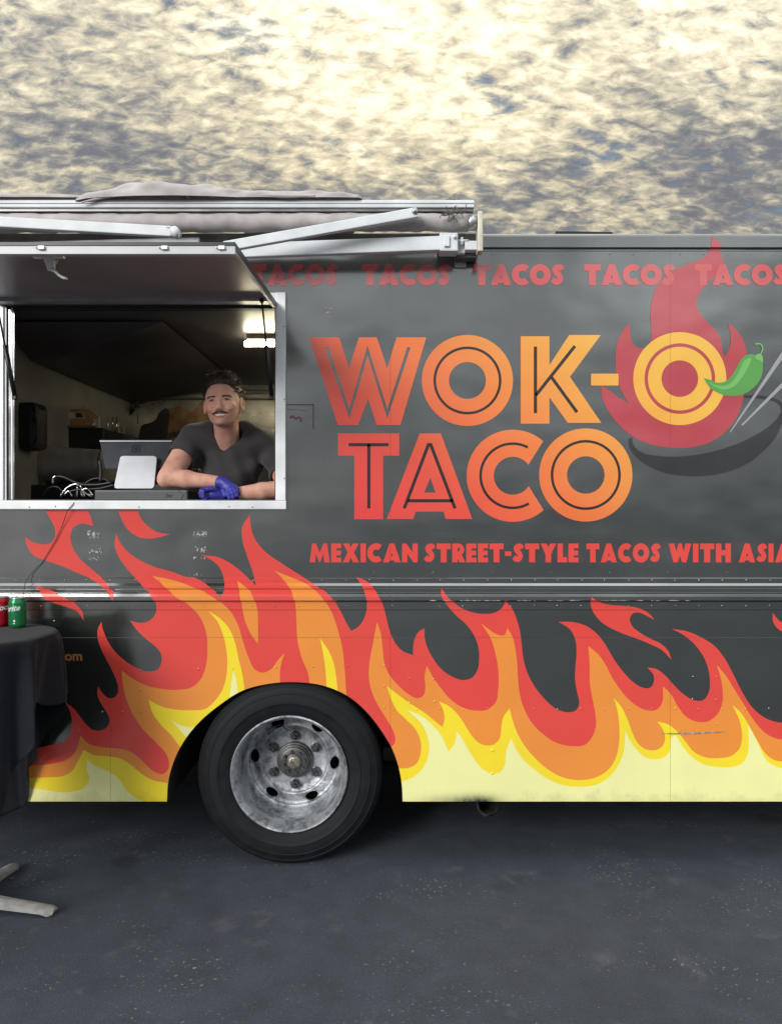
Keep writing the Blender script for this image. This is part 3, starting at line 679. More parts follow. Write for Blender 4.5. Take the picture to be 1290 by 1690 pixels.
# --- heavy geometric capitals for the small lettering, drawn on a unit cap height (y down)
def pl(*p): return list(p)
GLY = {
 'T': (.80, [pl((0, 0), (.80, 0), (.80, .30), (.57, .30), (.57, 1), (.23, 1), (.23, .30), (0, .30))], []),
 'A': (1.0, [pl((.36, 0), (.64, 0), (1.0, 1), (.66, 1), (.63, .90), (.37, .90), (.34, 1), (0, 1))], [pl((.5, .50), (.56, .68), (.44, .68))]),
 'C': (.82, [ring(.5, .5, .51, .19, 50, 310, 60)], []),
 'O': (1.02, [ring(.51, .5, .51, .19)[0]], [ring(.51, .5, .51, .19)[1]]),
 'S': (.62, [stroke([q[:2] for q in catmull([(.52, .27), (.44, .155), (.30, .15), (.19, .24), (.24, .38), (.38, .53), (.43, .68), (.36, .81), (.22, .845), (.06, .72)], .06)], .28)], []),
 'M': (1.15, [pl((.14, 0), (.36, 0), (.575, .48), (.79, 0), (1.01, 0), (1.15, 1), (.84, 1), (.79, .55), (.60, 1), (.55, 1), (.36, .55), (.31, 1), (0, 1))], []),
 'E': (.58, [pl((0, 0), (.58, 0), (.58, .25), (.31, .25), (.31, .375), (.56, .375), (.56, .625), (.31, .625), (.31, .75), (.58, .75), (.58, 1), (0, 1))], []),
 'X': (.94, [pl((.02, 0), (.36, 0), (.47, .22), (.58, 0), (.92, 0), (.65, .48), (.94, 1), (.60, 1), (.47, .75), (.34, 1), (0, 1), (.29, .48))], []),
 'I': (.31, [rect(0, 0, .31, 1)], []),
 'N': (.90, [pl((0, 0), (.25, 0), (.60, .48), (.60, 0), (.90, 0), (.90, 1), (.65, 1), (.30, .52), (.30, 1), (0, 1))], []),
 'R': (.72, [rect(0, 0, .31, 1), ring(.36, .32, .32, .09, -90, 90, 40) , pl((.25, 0), (.37, 0), (.37, .20), (.25, .20)), pl((.25, .42), (.37, .42), (.37, .64), (.25, .64)), pl((.24, .58), (.50, .52), (.76, 1), (.40, 1))], []),
 '-': (.36, [rect(0, .42, .36, .66)], []),
 'Y': (.88, [pl((0, 0), (.35, 0), (.44, .22), (.53, 0), (.88, 0), (.60, .58), (.60, 1), (.28, 1), (.28, .58))], []),
 'L': (.54, [pl((0, 0), (.31, 0), (.31, .73), (.54, .73), (.54, 1), (0, 1))], []),
 'W': (1.28, [pl((0, 0), (.33, 0), (.44, .42), (.56, 0), (.74, 0), (.85, .42), (.95, 0), (1.28, 0), (1.0, 1), (.76, 1), (.64, .62), (.52, 1), (.28, 1))], []),
 'H': (.84, [pl((0, 0), (.31, 0), (.31, .36), (.53, .36), (.53, 0), (.84, 0), (.84, 1), (.53, 1), (.53, .63), (.31, .63), (.31, 1), (0, 1))], []),
}
def word(txt, x0, x1, yt, yb, m, gap=.07, off=.0010, rough_mask=None):
    adv = sum(GLY[c][0] for c in txt) + gap*(len(txt)-1)
    kx = (x1-x0)/adv; ky = yb-yt; x = x0
    for c in txt:
        w, pos, neg = GLY[c]
        f = lambda pp: [(x+p[0]*kx, yt+p[1]*ky) for p in pp]
        sheet('letter', [f(p) for p in pos], m, off, neg=[f(p) for p in neg], parent=panel, follow=False)
        x += (w+gap)*kx
for x0, x1 in ((414, 558), (597, 743), (781, 930), (963, 1113), (1146, 1296), (1330, 1480), (1514, 1664)):
    word('TACOS', x0, x1, 436.5, 471, M_TACOS, gap=.03, off=.0016)
for t_, x0, x1 in (('MEXICAN', 511, 689), ('STREET-STYLE', 700, 954), ('TACOS', 967, 1089), ('WITH', 1102, 1205), ('ASIA', 1218, 1305)):
    word(t_, x0, x1, 897, 928, M_RED, gap=.085)
def font_mesh(txt, size, offset=0.0, shear=0.0, extr=0.0):
    cu = bpy.data.curves.new('txt', 'FONT'); cu.body = txt; cu.size = size; cu.offset = offset; cu.shear = shear; cu.extrude = extr
    cu.resolution_u = 3
    o = bpy.data.objects.new('txt', cu); col.objects.link(o)
    bpy.context.view_layer.update()
    me = bpy.data.meshes.new_from_object(o.evaluated_get(bpy.context.evaluated_depsgraph_get()))
    bpy.data.objects.remove(o); return me
me = font_mesh('.com', .058, .0016); me.materials.append(M_URL)
o = bpy.data.objects.new('website_lettering', me); o.location = P(136, 1090, -.0012) - Vector((max(v_.co.x for v_ in me.vertices), 0, 0)); o.rotation_euler = (R(90), 0, 0); link(o, panel)

# --- rivets
rv = MB()
def rivet(px, py, r_=1.55, h=.0022):
    c = layer_at(px, py)
    cx, cz, y0 = (px-CX)*S, CZ+(CY-py)*S, -prof(py)-.0005*(c+1)
    vs_, fs_ = [], []
    for q, dy in ((r_*S, 0), (r_*S*.75, -h*.8), (0, -h)):
        if q == 0: vs_.append((cx, y0+dy, cz)); continue
        for i in range(8): vs_.append((cx+q*math.cos(i*math.pi/4), y0+dy, cz+q*math.sin(i*math.pi/4)))
    for i in range(8):
        j = (i+1) % 8; fs_.append((i, j, 8+j, 8+i)); fs_.append((8+i, 8+j, 16))
    rv.add(vs_, fs_, c, True)
rr = random.Random(5)
def free(px, py): return not pip(px, py, ARCH) and not pip(px, py, WIN)
x = -280.0
while x < 1890:
    for y in (957.5, 999.5):
        rivet(x+rr.uniform(-1.5, 1.5), y+rr.uniform(-.5, .5))
    if x > 800 or x < -100: rivet(x+8, 420, 1.3)
    if x > 640: rivet(x, 1170+rr.uniform(-1, 1), 1.7)
    x += 38.7
for px, py in ((634, 1098), (634, 1132), (634, 1167), (675, 1120), (715, 1121), (717, 1158), (675, 1160), (232, 1106), (232, 1138), (233, 1175), (202, 1175), (169, 1175), (328, 1104), (384, 1103), (455, 1101), (516, 1100), (573, 1099),
               (1181, 1117), (1181, 1155), (1181, 1195), (1143, 1117), (1142, 1154), (130, 1206), (90, 1025), (812, 1238), (812, 1276)):
    if free(px, py): rivet(px, py, 1.9 if py < 1230 else 2.8)
for x in range(500, 1290, 97): rivet(x+20, 945, 1.0, .001)
ro = rv.build('rivets', [M_PAINT, M_RED, M_ORANGE, M_YELLOW, M_PALE], panel); ro['kind'] = 'stuff'

# --- residue of torn-off stickers, scuffs and the little flush door
M_RES = mat('sticker_residue', (.42, .43, .44), .8, var=.4, vscale=90)
rr = random.Random(11)
def residue(cx, cy, w, h, n, dens=1.0):
    mb = MB()
    for i in range(n):
        x = cx + rr.uniform(-w, w)*.5; y = cy + rr.uniform(-h, h)*.5
        if free(x, y) is False: continue
        a = rr.uniform(0, 3.14); l_ = rr.uniform(.8, 3.2); t_ = rr.uniform(.3, 1.0)
        pts = []
        for q in range(7):
            an = q*2*math.pi/7; ex = l_*math.cos(an)*rr.uniform(.6, 1.2); ey = t_*math.sin(an)*rr.uniform(.6, 1.4)
            xx = x + ex*math.cos(a) - ey*math.sin(a); yy = y + ex*math.sin(a) + ey*math.cos(a)
            pts.append(((xx-CX)*S, -prof(yy) - .0032 - i*1e-6, CZ+(CY-yy)*S))
        mb.add(pts, [tuple(range(7))])
    return mb.build('sticker_residue', M_RES, panel)
for a in ((156, 882, 20, 12, 55), (158, 909, 22, 8, 34), (155, 922, 16, 6, 12), (331, 882, 22, 10, 34), (331, 907, 18, 8, 24), (330, 921, 20, 3, 7), (324, 948, 22, 4, 9), (541, 513, 12, 10, 5)):
    residue(*a)
mb = MB()
for a, b, w in (((474, 668), (517, 668), 2.0), ((517, 667), (517, 708), 2.2), ((474, 675), (507, 678), .6)):
    mb.add([((p[0]-CX)*S, -.0014, CZ+(CY-p[1])*S) for p in stroke([a, b], w)], [(0, 1, 2, 3)])
mb.build('flap_seam', mat('seam_grime', (.05, .055, .052), .7), panel)
mb = MB(); pts = catmull([(478, 690), (483, 687), (488, 691), (493, 689), (497, 692), (495, 696)], 2)
mb.add([((p[0]-CX)*S, -.0016, CZ+(CY-p[1])*S) for p in stroke(pts, 3.4)], [tuple(range(2*len(pts)))])
mb.build('purple_smudge', mat('purple_paint', (.09, .015, .05), .5), panel)
# long pale scratch across the lower flames and chipped edge of the belt rail
mb = MB()
M_SCR = mat('bare_scratch', (.45, .43, .40), .45, .4, var=.35, vscale=60)
mb.add([((p[0]-CX)*S, -.0036, CZ+(CY-p[1])*S) for p in ((1085, 1210.5), (1110, 1209.3), (1150, 1208), (1199, 1207.2), (1180, 1209.3), (1140, 1211.2), (1110, 1211.6))], [tuple(range(7))])
x = 700
while x < 1290:
    l_ = rr.uniform(2, 22)
    if rr.random() < .55 and x < 1085 or rr.random() < .15:
        w = rr.uniform(.5, 1.5)
        mb.add([((p[0]-CX)*S, -.0190, CZ+(CY-p[1])*S) for p in ((x, 990.6), (x+l_*.4, 990.6-w), (x+l_, 990.7), (x+l_*.6, 990.9))], [(0, 1, 2, 3)])
    x += l_*.8
mb.build('scratches', M_SCR, panel)['kind'] = 'stuff'
# ---------------------------------------------------------------- the rest of the truck's body
X0, X1 = (TRUCK_X0-CX)*S, (TRUCK_X1-CX)*S
ZB_, ZT = CZ+(CY-PANEL_BOT)*S, CZ+(CY-386)*S
W_ = 2.2
mb = MB()
zr = CZ+(CY-392)*S
prof_r = [(-.012, zr), (-.011, zr+.006), (-.006, zr+.013), (.004, ZT), (.05, ZT+.004), (W_/2, ZT+.035), (W_-.05, ZT+.004), (W_, zr)]
for (ya, za), (yb, zb) in zip(prof_r, prof_r[1:]):
    mb.add([(X0, ya, za), (X1, ya, za), (X1, yb, zb), (X0, yb, zb)], [(0, 1, 2, 3)])
roof = mb.build('roof', M_PAINT, truck)
mb = MB()
mb.add([(X0, W_, ZB_), (X1, W_, ZB_), (X1, W_, zr), (X0, W_, zr)], [(0, 1, 2, 3)])
mb.build('far_side_panel', M_PAINT, truck)
for nm, x in (('rear_panel', X0), ('front_panel', X1)):
    mb = MB(); mb.add([(x, 0, ZB_), (x, W_, ZB_), (x, W_, ZT), (x, 0, ZT)], [(0, 1, 2, 3)]); mb.build(nm, M_PAINT, truck)
# low dark vent cover on the roof, its edge just visible
mb = MB(); a = P(908, 381.5, .9); b = P(1040, 384, .9)
mb.add([(a.x, .9, ZT), (a.x+.03, .9, a.z), (b.x-.1, .9, a.z-.004), (b.x, .9, ZT), (a.x, 1.5, ZT), (a.x+.03, 1.5, a.z), (b.x-.1, 1.5, a.z-.004), (b.x, 1.5, ZT)],
       [(0, 1, 2, 3), (4, 7, 6, 5), (1, 5, 6, 2), (0, 4, 5, 1), (2, 6, 7, 3)])
mb.build('roof_vent', M_BLACK, truck)

# underside, wheel well, chassis
mb = MB()
zf = .50
for xa, xb, ya in ((X0, -1.10, .02), (-1.10, .12, .80), (.12, X1, .02)):
    mb.add([(xa, ya, zf), (xb, ya, zf), (xb, W_-.02, zf), (xa, W_-.02, zf)], [(0, 1, 2, 3)])
mb.box((X0+.1, .80, .36), (X1-.1, .88, .49)); mb.box((X0+.1, 1.5, .36), (X1-.1, 1.58, .49))
for x in (-2.0, -1.45, .35, 1.3, 1.9, 2.6): mb.box((x, .1, .40), (x+.06, 2.1, .47))
mb.box((.25, .22, .32), (1.15, .55, .49))                         # fuel tank behind the skirt
o = mb.build('chassis', M_DARK, truck); o['kind'] = 'stuff'
aw = [((p[0]-CX)*S, CZ+(CY-p[1])*S) for p in ARCH if p[1] <= 1322.5]
mb = MB(); n = len(aw)
vs_ = [(x, .001, z) for x, z in aw] + [(x, .75, z) for x, z in aw]
mb.add(vs_, [(i, i+1, n+i+1, n+i) for i in range(n-1)])
mb.add([(x, .75, z) for x, z in aw], [tuple(range(n))])
mb.build('wheel_well', mat('wheel_well_liner', (.016, .016, .015), .85, var=.4, vscale=14, bump=.4, bscale=30), truck)
# folded lip round the wheel opening and along the skirt
mb = MB(); mb.tube([(x, .004, z) for x, z in aw], .0035, 6)
mb.build('wheel_arch_lip', M_DARK, truck)
mb = MB(); mb.tube([(-.44, .34, .398), (-.44, 2.0, .398)], .06, 16); mb.lathe([(0, -.14), (.13, -.10), (.16, 0), (.13, .10), (0, .14)], (-.44, 1.1, .398), 20, 'x'); mb.build('rear_axle', M_DARK, truck)
M_UNDER = mat('underbody_grey', (.045, .043, .04), .7, .2, var=.4, vscale=12)
mb = MB(); mb.tube([(-.1, .42, .30), (.06, .40, .285), (.30, .25, .275), (.38, .16, .285)], .028, 14); mb.build('tail_pipe', M_UNDER, truck)
for x in (.62, 1.05, 1.45):
    mb = MB(); mb.box((x, .05, .255), (x+.035, .30, .285), 0, None, .003); mb.build('skirt_bracket', M_UNDER, truck)
mb = MB(); mb.tube([(-2.2, .30, .262), (-1.2, .30, .258), (-1.05, .34, .33)], .012, 8); mb.build('air_line', M_UNDER, truck)
# exhaust end below the skirt
e = P(804, 1329, .10)
mb = MB(); mb.lathe([(.043, -.01), (.046, -.01), (.046, .5), (.041, .5), (.041, .0), (.043, -.01)], (e.x, .10, e.z), 28)
mb.build('exhaust_pipe', mat('rusty_steel', (.022, .019, .017), .85, .1, var=.4, vscale=30), truck)
mb = MB(); mb.tube([P(786, 1322, .05), P(790, 1337, .05), P(800, 1346, .05), P(815, 1341, .05)], [.004, .006, .009, .003], 6)
mb.build('exhaust_bracket', MATS['rusty_steel'], truck)

# ---- rear wheel
wc = Vector(((477.5-CX)*S, 0.0, .398)); RT = .400
wheel = empty('wheel', wc, truck)
O0 = (0, 0, 0)
mb = MB()
tp = [(.252, .000), (.258, -.004), (.272, -.010), (.290, -.016), (.302, -.018), (.304, -.020), (.307, -.020), (.309, -.017), (.325, -.016), (.342, -.012), (.344, -.014), (.348, -.013), (.350, -.010),
      (.360, -.006), (.370, .000), (.372, -.002), (.377, .000), (.379, .004), (.388, .010), (.393, .018), (RT-.001, .030)]
for q in range(4):
    y0 = .045 + q*.045
    tp += [(RT, y0), (RT, y0+.028), (RT-.010, y0+.031), (RT-.010, y0+.040)]
tp += [(RT-.002, .225), (.385, .24), (.34, .255), (.27, .245), (.25, .235)]
mb.lathe(tp, O0, 128)
tyre = mb.build('tyre', M_RUBBER, wheel, 40)
def rim_material():
    m = bpy.data.materials.new('worn_rim'); m.use_nodes = True; t_ = m.node_tree; b = t_.nodes['Principled BSDF']
    tcn = N(t_, 'ShaderNodeTexCoord')
    def noise(s_, d_, r_=.6, dist=0):
        n = N(t_, 'ShaderNodeTexNoise'); n.inputs['Scale'].default_value = s_; n.inputs['Detail'].default_value = d_; n.inputs['Roughness'].default_value = r_; n.inputs['Distortion'].default_value = dist
        L(t_, tcn.outputs['Object'], n.inputs['Vector']); return n.outputs[0]
    a = noise(11, 7, .7, .8); c = noise(45, 5, .7)
    f = mathn(t_, 'ADD', mathn(t_, 'MULTIPLY', a, .7), mathn(t_, 'MULTIPLY', c, .3))
    L(t_, ramp(t_, f, [(.34, (.06, .06, .065)), (.43, (.22, .23, .25)), (.53, (.48, .50, .53)), (.68, (.74, .76, .80))]), b.inputs['Base Color'])
    L(t_, ramp(t_, f, [(.35, .65), (.65, .32)]), b.inputs['Roughness'])
    b.inputs['Metallic'].default_value = .75
    bp = N(t_, 'ShaderNodeBump'); bp.inputs['Strength'].default_value = .35; bp.inputs['Distance'].default_value = .002
    L(t_, c, bp.inputs['Height']); L(t_, bp.outputs[0], b.inputs['Normal'])
    return m
M_RIM = rim_material()
M_HUBM = mat('dull_hub_metal', (.12, .12, .12), .45, .55, var=.25, vscale=30, bump=.15)
M_HUBC = mat('hub_cap_metal', (.36, .33, .27), .4, .7, var=.3, vscale=60, bump=.2)
mb = MB()
mb.lathe([(.244, .012), (.250, .002), (.2515, -.012), (.2465, -.017), (.241, -.012), (.237, .000), (.231, .012), (.227, .030), (.226, .100), (.222, .150), (.216, .172), (.204, .180)], O0, 128)
# dished disc with six oval hand holes: flat outline boolean, then pressed into shape
def circ(cx, cy, rx, ry, rot, n): 
    return [(cx+rx*math.cos(2*math.pi*i/n)*math.cos(rot)-ry*math.sin(2*math.pi*i/n)*math.sin(rot), cy+rx*math.cos(2*math.pi*i/n)*math.sin(rot)+ry*math.sin(2*math.pi*i/n)*math.cos(rot)) for i in range(n)]
holes = []
for q in range(6):
    a = R(-5+60*q); holes.append(circ(.181*math.cos(a), .181*math.sin(a), .0205, .030, a, 24))
rings_ = [circ(0, 0, r_, r_, 0, 96) for r_ in (.204, .198, .19, .182, .174, .166, .158, .152, .148, .145, .12, .10)]
v2, f2 = cdt(rings_, holes + [circ(0, 0, .07, .07, 0, 48)], eps=1e-6)
def dish(r_):
    pts = [(.07, .196), (.140, .196), (.144, .194), (.150, .185), (.156, .182), (.17, .188), (.19, .194), (.200, .190), (.206, .180)]
    for (a, va), (b, vb) in zip(pts, pts[1:]):
        if r_ <= b: return va+(vb-va)*(r_-a)/(b-a)
    return pts[-1][1]
mb.add([(p[0], dish(math.hypot(p[0], p[1])), p[1]) for p in v2], f2, 0, True)
for h in holes:                                            # thickness of the hole edges
    n = len(h); pts = [(p[0], dish(math.hypot(*p)), p[1]) for p in h] + [(p[0]*.995, dish(math.hypot(*p))+.010, p[1]*.995) for p in h]
    mb.add(pts, [(i, (i+1) % n, n+(i+1) % n, n+i) for i in range(n)])
mb.build('rim', M_RIM, wheel, 50)
mb = MB()
mb.lathe([(q_[0], q_[1]+.062) for q_ in [(.0, .085), (.030, .085), (.034, .087), (.038, .092), (.058, .093), (.063, .096), (.065, .104), (.070, .106), (.072, .114), (.079, .116), (.081, .122), (.081, .136)]], O0, 64)
for q in range(8):
    a = R(12+45*q); mb.lathe([(.0, .142), (.006, .142), (.0068, .144), (.0068, .156)], (.048*math.cos(a), 0, .048*math.sin(a)), 6)
hub = mb.build('hub', M_HUBM, wheel, 40)
mb = MB(); mb.lathe([(0, .139), (.014, .139), (.021, .141), (.027, .144), (.029, .148)], O0, 32)
for q in range(6):
    a = R(60*q); mb.lathe([(0, .136), (.0035, .136), (.0035, .146)], (.019*math.cos(a), 0, .019*math.sin(a)), 6)
mb.build('hub_cap', M_HUBC, wheel, 40)
nut = MB(); M_NUT = mat('lug_nut_steel', (.13, .13, .135), .4, .6, var=.3, vscale=60)
nut.lathe([(0, -.042), (.007, -.042), (.009, -.038), (.009, -.012)], O0, 12)
nut.lathe([(.009, -.026), (.0175, -.026), (.0205, -.022), (.0205, -.004), (.025, -.002), (.025, 0)], O0, 6, smooth=False)
nut0 = None
for q in range(6):
    a = R(30+60*q); p = (.110*math.cos(a), .196, .110*math.sin(a))
    if nut0 is None: nut0 = nut.build('lug_nut', M_NUT, wheel, 40); o = nut0
    else: o = nut0.copy(); col.objects.link(o)
    o.location = p; o.rotation_euler = (0, R(17*q), 0)
mb = MB(); mb.tube([(-.06, .185, .16), (-.085, .12, .165), (-.10, .08, .16)], .004, 8); mb.tube([(-.06, .185, .16), (-.03, .13, .15), (.0, .11, .135)], .003, 8)
mb.build('valve_stem', M_GREYM, wheel)
# inner twin tyre and its drum
mb = MB(); mb.lathe([(p[0], p[1]+.33) for p in tp], O0, 64); mb.lathe([(.25, .33), (.22, .36), (.20, .40), (0, .42)], O0, 32)
mb.build('inner_tyre', M_RUBBER, wheel)
mb = MB(); mb.lathe([(0, .22), (.14, .22), (.14, .34)], O0, 24); mb.build('brake_drum', M_DARK, wheel)

# ---- serving window: frame, jambs, sill
def pbox(mb_, x0, y0, x1, y1, ya, yb, bev=0.0, mi=0):
    """box given by photo columns/rows at the truck's plane and depths ya..yb"""
    return mb_.box(((x0-CX)*S, min(ya, yb), CZ+(CY-y1)*S), ((x1-CX)*S, max(ya, yb), CZ+(CY-y0)*S), mi, None, bev)
mb = MB()
pbox(mb, 455.5, 484, 472, 826, -.016, .004, .0025)           # right bar
pbox(mb, -8, 826.3, 473, 840.5, -.018, .004, .0025)            # bottom bar
pbox(mb, -8, 484, 9, 826, -.016, .004, .0025)                # left bar
pbox(mb, 9.3, 484, 455, 500, -.010, .004, .002)
frame = mb.build('window_frame', M_WHITE, truck)
mb = MB()
for x in (52, 95, 232, 380, 418):                             # small screw heads
    p = P(x, 838 - (x % 3), 0); mb.lathe([(0, -.0205), (.0025, -.0200), (.003, -.018)], (p.x, 0, p.z), 8)
for y in (540, 660, 790):
    p = P(470, y, 0); mb.lathe([(0, -.0185), (.0025, -.018), (.003, -.016)], (p.x, 0, p.z), 8)
o = mb.build('screws', M_GREYM, frame); o['kind'] = 'stuff'
mb = MB(); pbox(mb, 19, 508, 21.5, 828, -.002, .012, .001); mb.build('window_jamb', M_WHITE, frame)
mb = MB(); pbox(mb, 457, 508, 462, 828, .005, .030, .001); mb.build('window_jamb', M_WHITE, frame)
mb = MB()
pbox(mb, 9.5, 500.5, 13.5, 826, -.004, .03, .001); pbox(mb, 14, 500.5, 18.8, 826, .002, .014, .001); pbox(mb, 454.0, 508, 455.3, 826, -.012, .03)
pbox(mb, 14, 824.3, 456, 828, -.006, .12); pbox(mb, 14, 500.3, 456, 508.5, .005, .05)
mb.build('window_gasket', mat('dark_gasket', (.035, .035, .038), .5), frame)
mb = MB(); pbox(mb, 10.2, 500.5, 13, 826, -.010, -.0042, .0005); mb.build('window_track', M_ALU, frame)

# ---- opened hatch above the window
zh = CZ+(CY-500)*S; yo = -.890; zo = P(0, 400, yo).z
hd = Vector((0, yo, zo-zh)).normalized(); hl = Vector((0, yo, zo-zh)).length
hx0, hx1 = (13-CX)*S, (456-CX)*S
up = Vector((1, 0, 0)).cross(hd); up = up if up.z > 0 else -up
def H(x, d, h): return Vector((x, 0, zh)) + hd*d + up*h
def hbox(mb_, x0, x1, d0, d1, h0, h1, bev=0.0, mi=0):
    M = Matrix(((1, 0, 0, 0), (0, hd.y, up.y, 0), (0, hd.z, up.z, zh), (0, 0, 0, 1)))
    return mb_.box((x0, d0, h0), (x1, d1, h1), mi, M, bev)
mb = MB(); hbox(mb, hx0+.004, hx1-.004, .01, hl-.014, -.009, -.002)
hatch = mb.build('service_hatch', M_HATCH, truck)
mb = MB()
hbox(mb, hx0-.004, hx1+.004, hl-.012, hl+.002, -.0108, .0010, .001); hbox(mb, hx1-.003, hx1+.004, .0, hl-.0125, -.022, .0010, .001); hbox(mb, hx0-.004, hx0+.003, .0, hl-.0125, -.022, .0010, .001)
hbox(mb, hx0-.002, hx1+.002, .0, hl-.0130, -.0015, .0005)
mb.build('hatch_edge', mat('hatch_edge_paint', (.03, .032, .034), .35), hatch)
M_TRIM = mat('hatch_trim', (.50, .51, .53), .42, .1, var=.05)
mb = MB(); hbox(mb, hx0-.003, hx1+.003, hl-.030, hl+.000, -.036, -.0105, .001); mb.build('hatch_trim', M_TRIM, hatch)
mb = MB(); hbox(mb, hx1-.010, hx1+.0025, .03, hl-.031, -.0275, -.0225, .001); mb.build('hatch_trim', M_TRIM, hatch)
mb = MB(); hbox(mb, hx0-.0025, hx0+.010, .03, hl-.031, -.0275, -.0225, .001); mb.build('hatch_trim', M_TRIM, hatch)
mb = MB(); hbox(mb, hx0+.01, hx1-.011, .075, .14, -.022, -.0092, .001); mb.build('hatch_stiffener', mat('hatch_stiffener', (.42, .41, .43), .35, .3), hatch)
mb = MB(); hbox(mb, hx0+.01, hx1-.011, .002, .072, -.016, -.0092, .001); mb.build('hatch_hinge', mat('hinge_metal', (.07, .07, .075), .4, .4), hatch)
# clips on the trim and the T-shaped catch
def hp(px, py, h=0.0):
    """point of the hatch's underside seen at a photo position"""
    d = Vector(((px-CX)/FPX, 1, (CY-py)/FPX)); o_ = Vector((0, -DIST, CZ)); n_ = up; q = H(0, 0, h)
    t_ = (q-o_).dot(n_)/d.dot(n_); return o_ + d*t_
for px in (69, 272, 366):
    mb = MB(); c = P(px, 409, yo-.002); mb.box((c.x-.010, c.y-.005, c.z-.006), (c.x+.010, c.y-.0005, c.z+.006), 0, None, .0015)
    mb.lathe([(0, -.006), (.003, -.006), (.003, -.0005)], (c.x-.016, c.y, c.z), 8)
    mb.build('hatch_clip', M_WHITE, hatch)
c = hp(82, 420, -.010); c0 = c
mb = MB(); mb.box((c.x-.052, c.y-.010, c.z-.012), (c.x+.048, c.y+.010, c.z+.003), 0, None, .003)
zb = c.z
mb.add([(c.x-.020, c.y-.006, zb-.010), (c.x+.016, c.y-.006, zb-.010), (c.x+.014, c.y+.004, zb-.050), (c.x-.008, c.y+.004, zb-.050), (c.x-.020, c.y+.010, zb-.010), (c.x+.016, c.y+.010, zb-.010), (c.x+.014, c.y+.014, zb-.050), (c.x-.008, c.y+.014, zb-.050)],
       [(0, 1, 2, 3), (4, 7, 6, 5), (0, 4, 5, 1), (1, 5, 6, 2), (2, 6, 7, 3), (3, 7, 4, 0)])
mb.tube([(c.x+.006, c.y, zb-.048), (c.x+.020, c.y-.002, zb-.056), (c.x+.034, c.y-.004, zb-.070), (c.x+.048, c.y-.004, zb-.078), (c.x+.060, c.y-.003, zb-.080)], [.006, .0055, .0045, .005, .004], 8)
mb.tube([(c.x+.014, c.y, zb-.018), (c.x+.024, c.y, zb-.020), (c.x+.022, c.y, zb-.030)], .004, 8)
mb.build('hatch_latch', mat('latch_white', (.85, .85, .84), .35), hatch)
# gas struts
def strut(a, b):
    a, b = Vector(a), Vector(b); m_ = a.lerp(b, .46)
    mb_ = MB(); mb_.tube([m_, b], .0095, 12); o_ = mb_.build('gas_strut', M_BLACK, truck)
    mb_ = MB(); mb_.tube([a, m_], .0040, 8); mb_.build('strut_rod', M_GREYM if False else M_BLACK, o_)
    mb_ = MB(); mb_.box(a-Vector((.008, .012, .014)), a+Vector((.008, .012, .012)), 0, None, .003); mb_.build('strut_mount', M_BLACK, o_)
    mb_ = MB(); mb_.box(b-Vector((.010, .010, .012)), b+Vector((.008, .010, .010)), 0, None, .003); mb_.build('strut_mount', M_BLACK, o_)
strut(P(432, 494, -.13), P(448, 655, .012)); strut(P(-6, 494, -.13), P(25, 655, .0))

# ---- retracted awning on the roof edge
XA = -2.35
def ax(px, y): return P(px, 0, y).x
def az(py, y): return P(0, py, y).z
yr = -.13
rc = az(368, yr); RR = .040
mb = MB(); xr = ax(772, yr)
nseg = 120
vs_, fs_ = [], []
rr = random.Random(2)
for i in range(nseg+1):
    x = XA + (xr-XA)*i/nseg
    for j in range(20):
        a = 2*math.pi*j/20
        sp_ = .0016*math.sin(x*38 + a*1.0) + .0012*math.sin(x*91+a*2) + .0008*rr.uniform(-1, 1)
        r_ = RR*(1.0 - .12*(i/nseg)) + sp_ + (.002*math.sin(a+x*3))
        vs_.append((x, yr + r_*math.cos(a), rc + r_*math.sin(a)))
for i in range(nseg):
    for j in range(20):
        k2 = (j+1) % 20; fs_.append((i*20+j, i*20+k2, (i+1)*20+k2, (i+1)*20+j))
fs_.append(tuple(range(20))); fs_.append(tuple(nseg*20+j for j in range(20)))
mb.add(vs_, fs_, 0, True)
roller = mb.build('awning_roll', M_FABRIC, truck)
mb = MB(); mb.lathe([(0, xr-.01), (.030, xr-.01), (.030, ax(785, yr)), (0, ax(785, yr))], (0, yr, rc), 28, 'x'); mb.build('roller_end', M_BRUSH, roller)
mb = MB(); mb.box((ax(786.5, yr), yr-.028, az(418, yr)), (ax(795.5, yr), yr+.035, az(352, yr)), 0, None, .006); 
mb.lathe([(0, ax(795.4, yr)), (.022, ax(795.4, yr)), (.020, ax(797, yr)), (0, ax(797, yr))], (0, yr, rc), 20, 'x')
mb.build('awning_end_plate', M_CREAM, roller)
# front rail
yf = -.150
mb = MB()
z0, z1 = az(344.0, yf), az(331.5, yf)
mb.box((XA, yf-.012, z0), (ax(782, yf), yf+.030, z1), 0, None, .004)
mb.box((XA, yf-.002, z0-.012), (ax(781, yf), yf+.026, z0-.0005), 1)
mb.box((XA, yf-.016, az(337.5, yf)), (ax(782, yf), yf-.0125, az(336, yf)), 0)
rail = mb.build('awning_front_rail', [M_ALU, M_GREYM], roller)
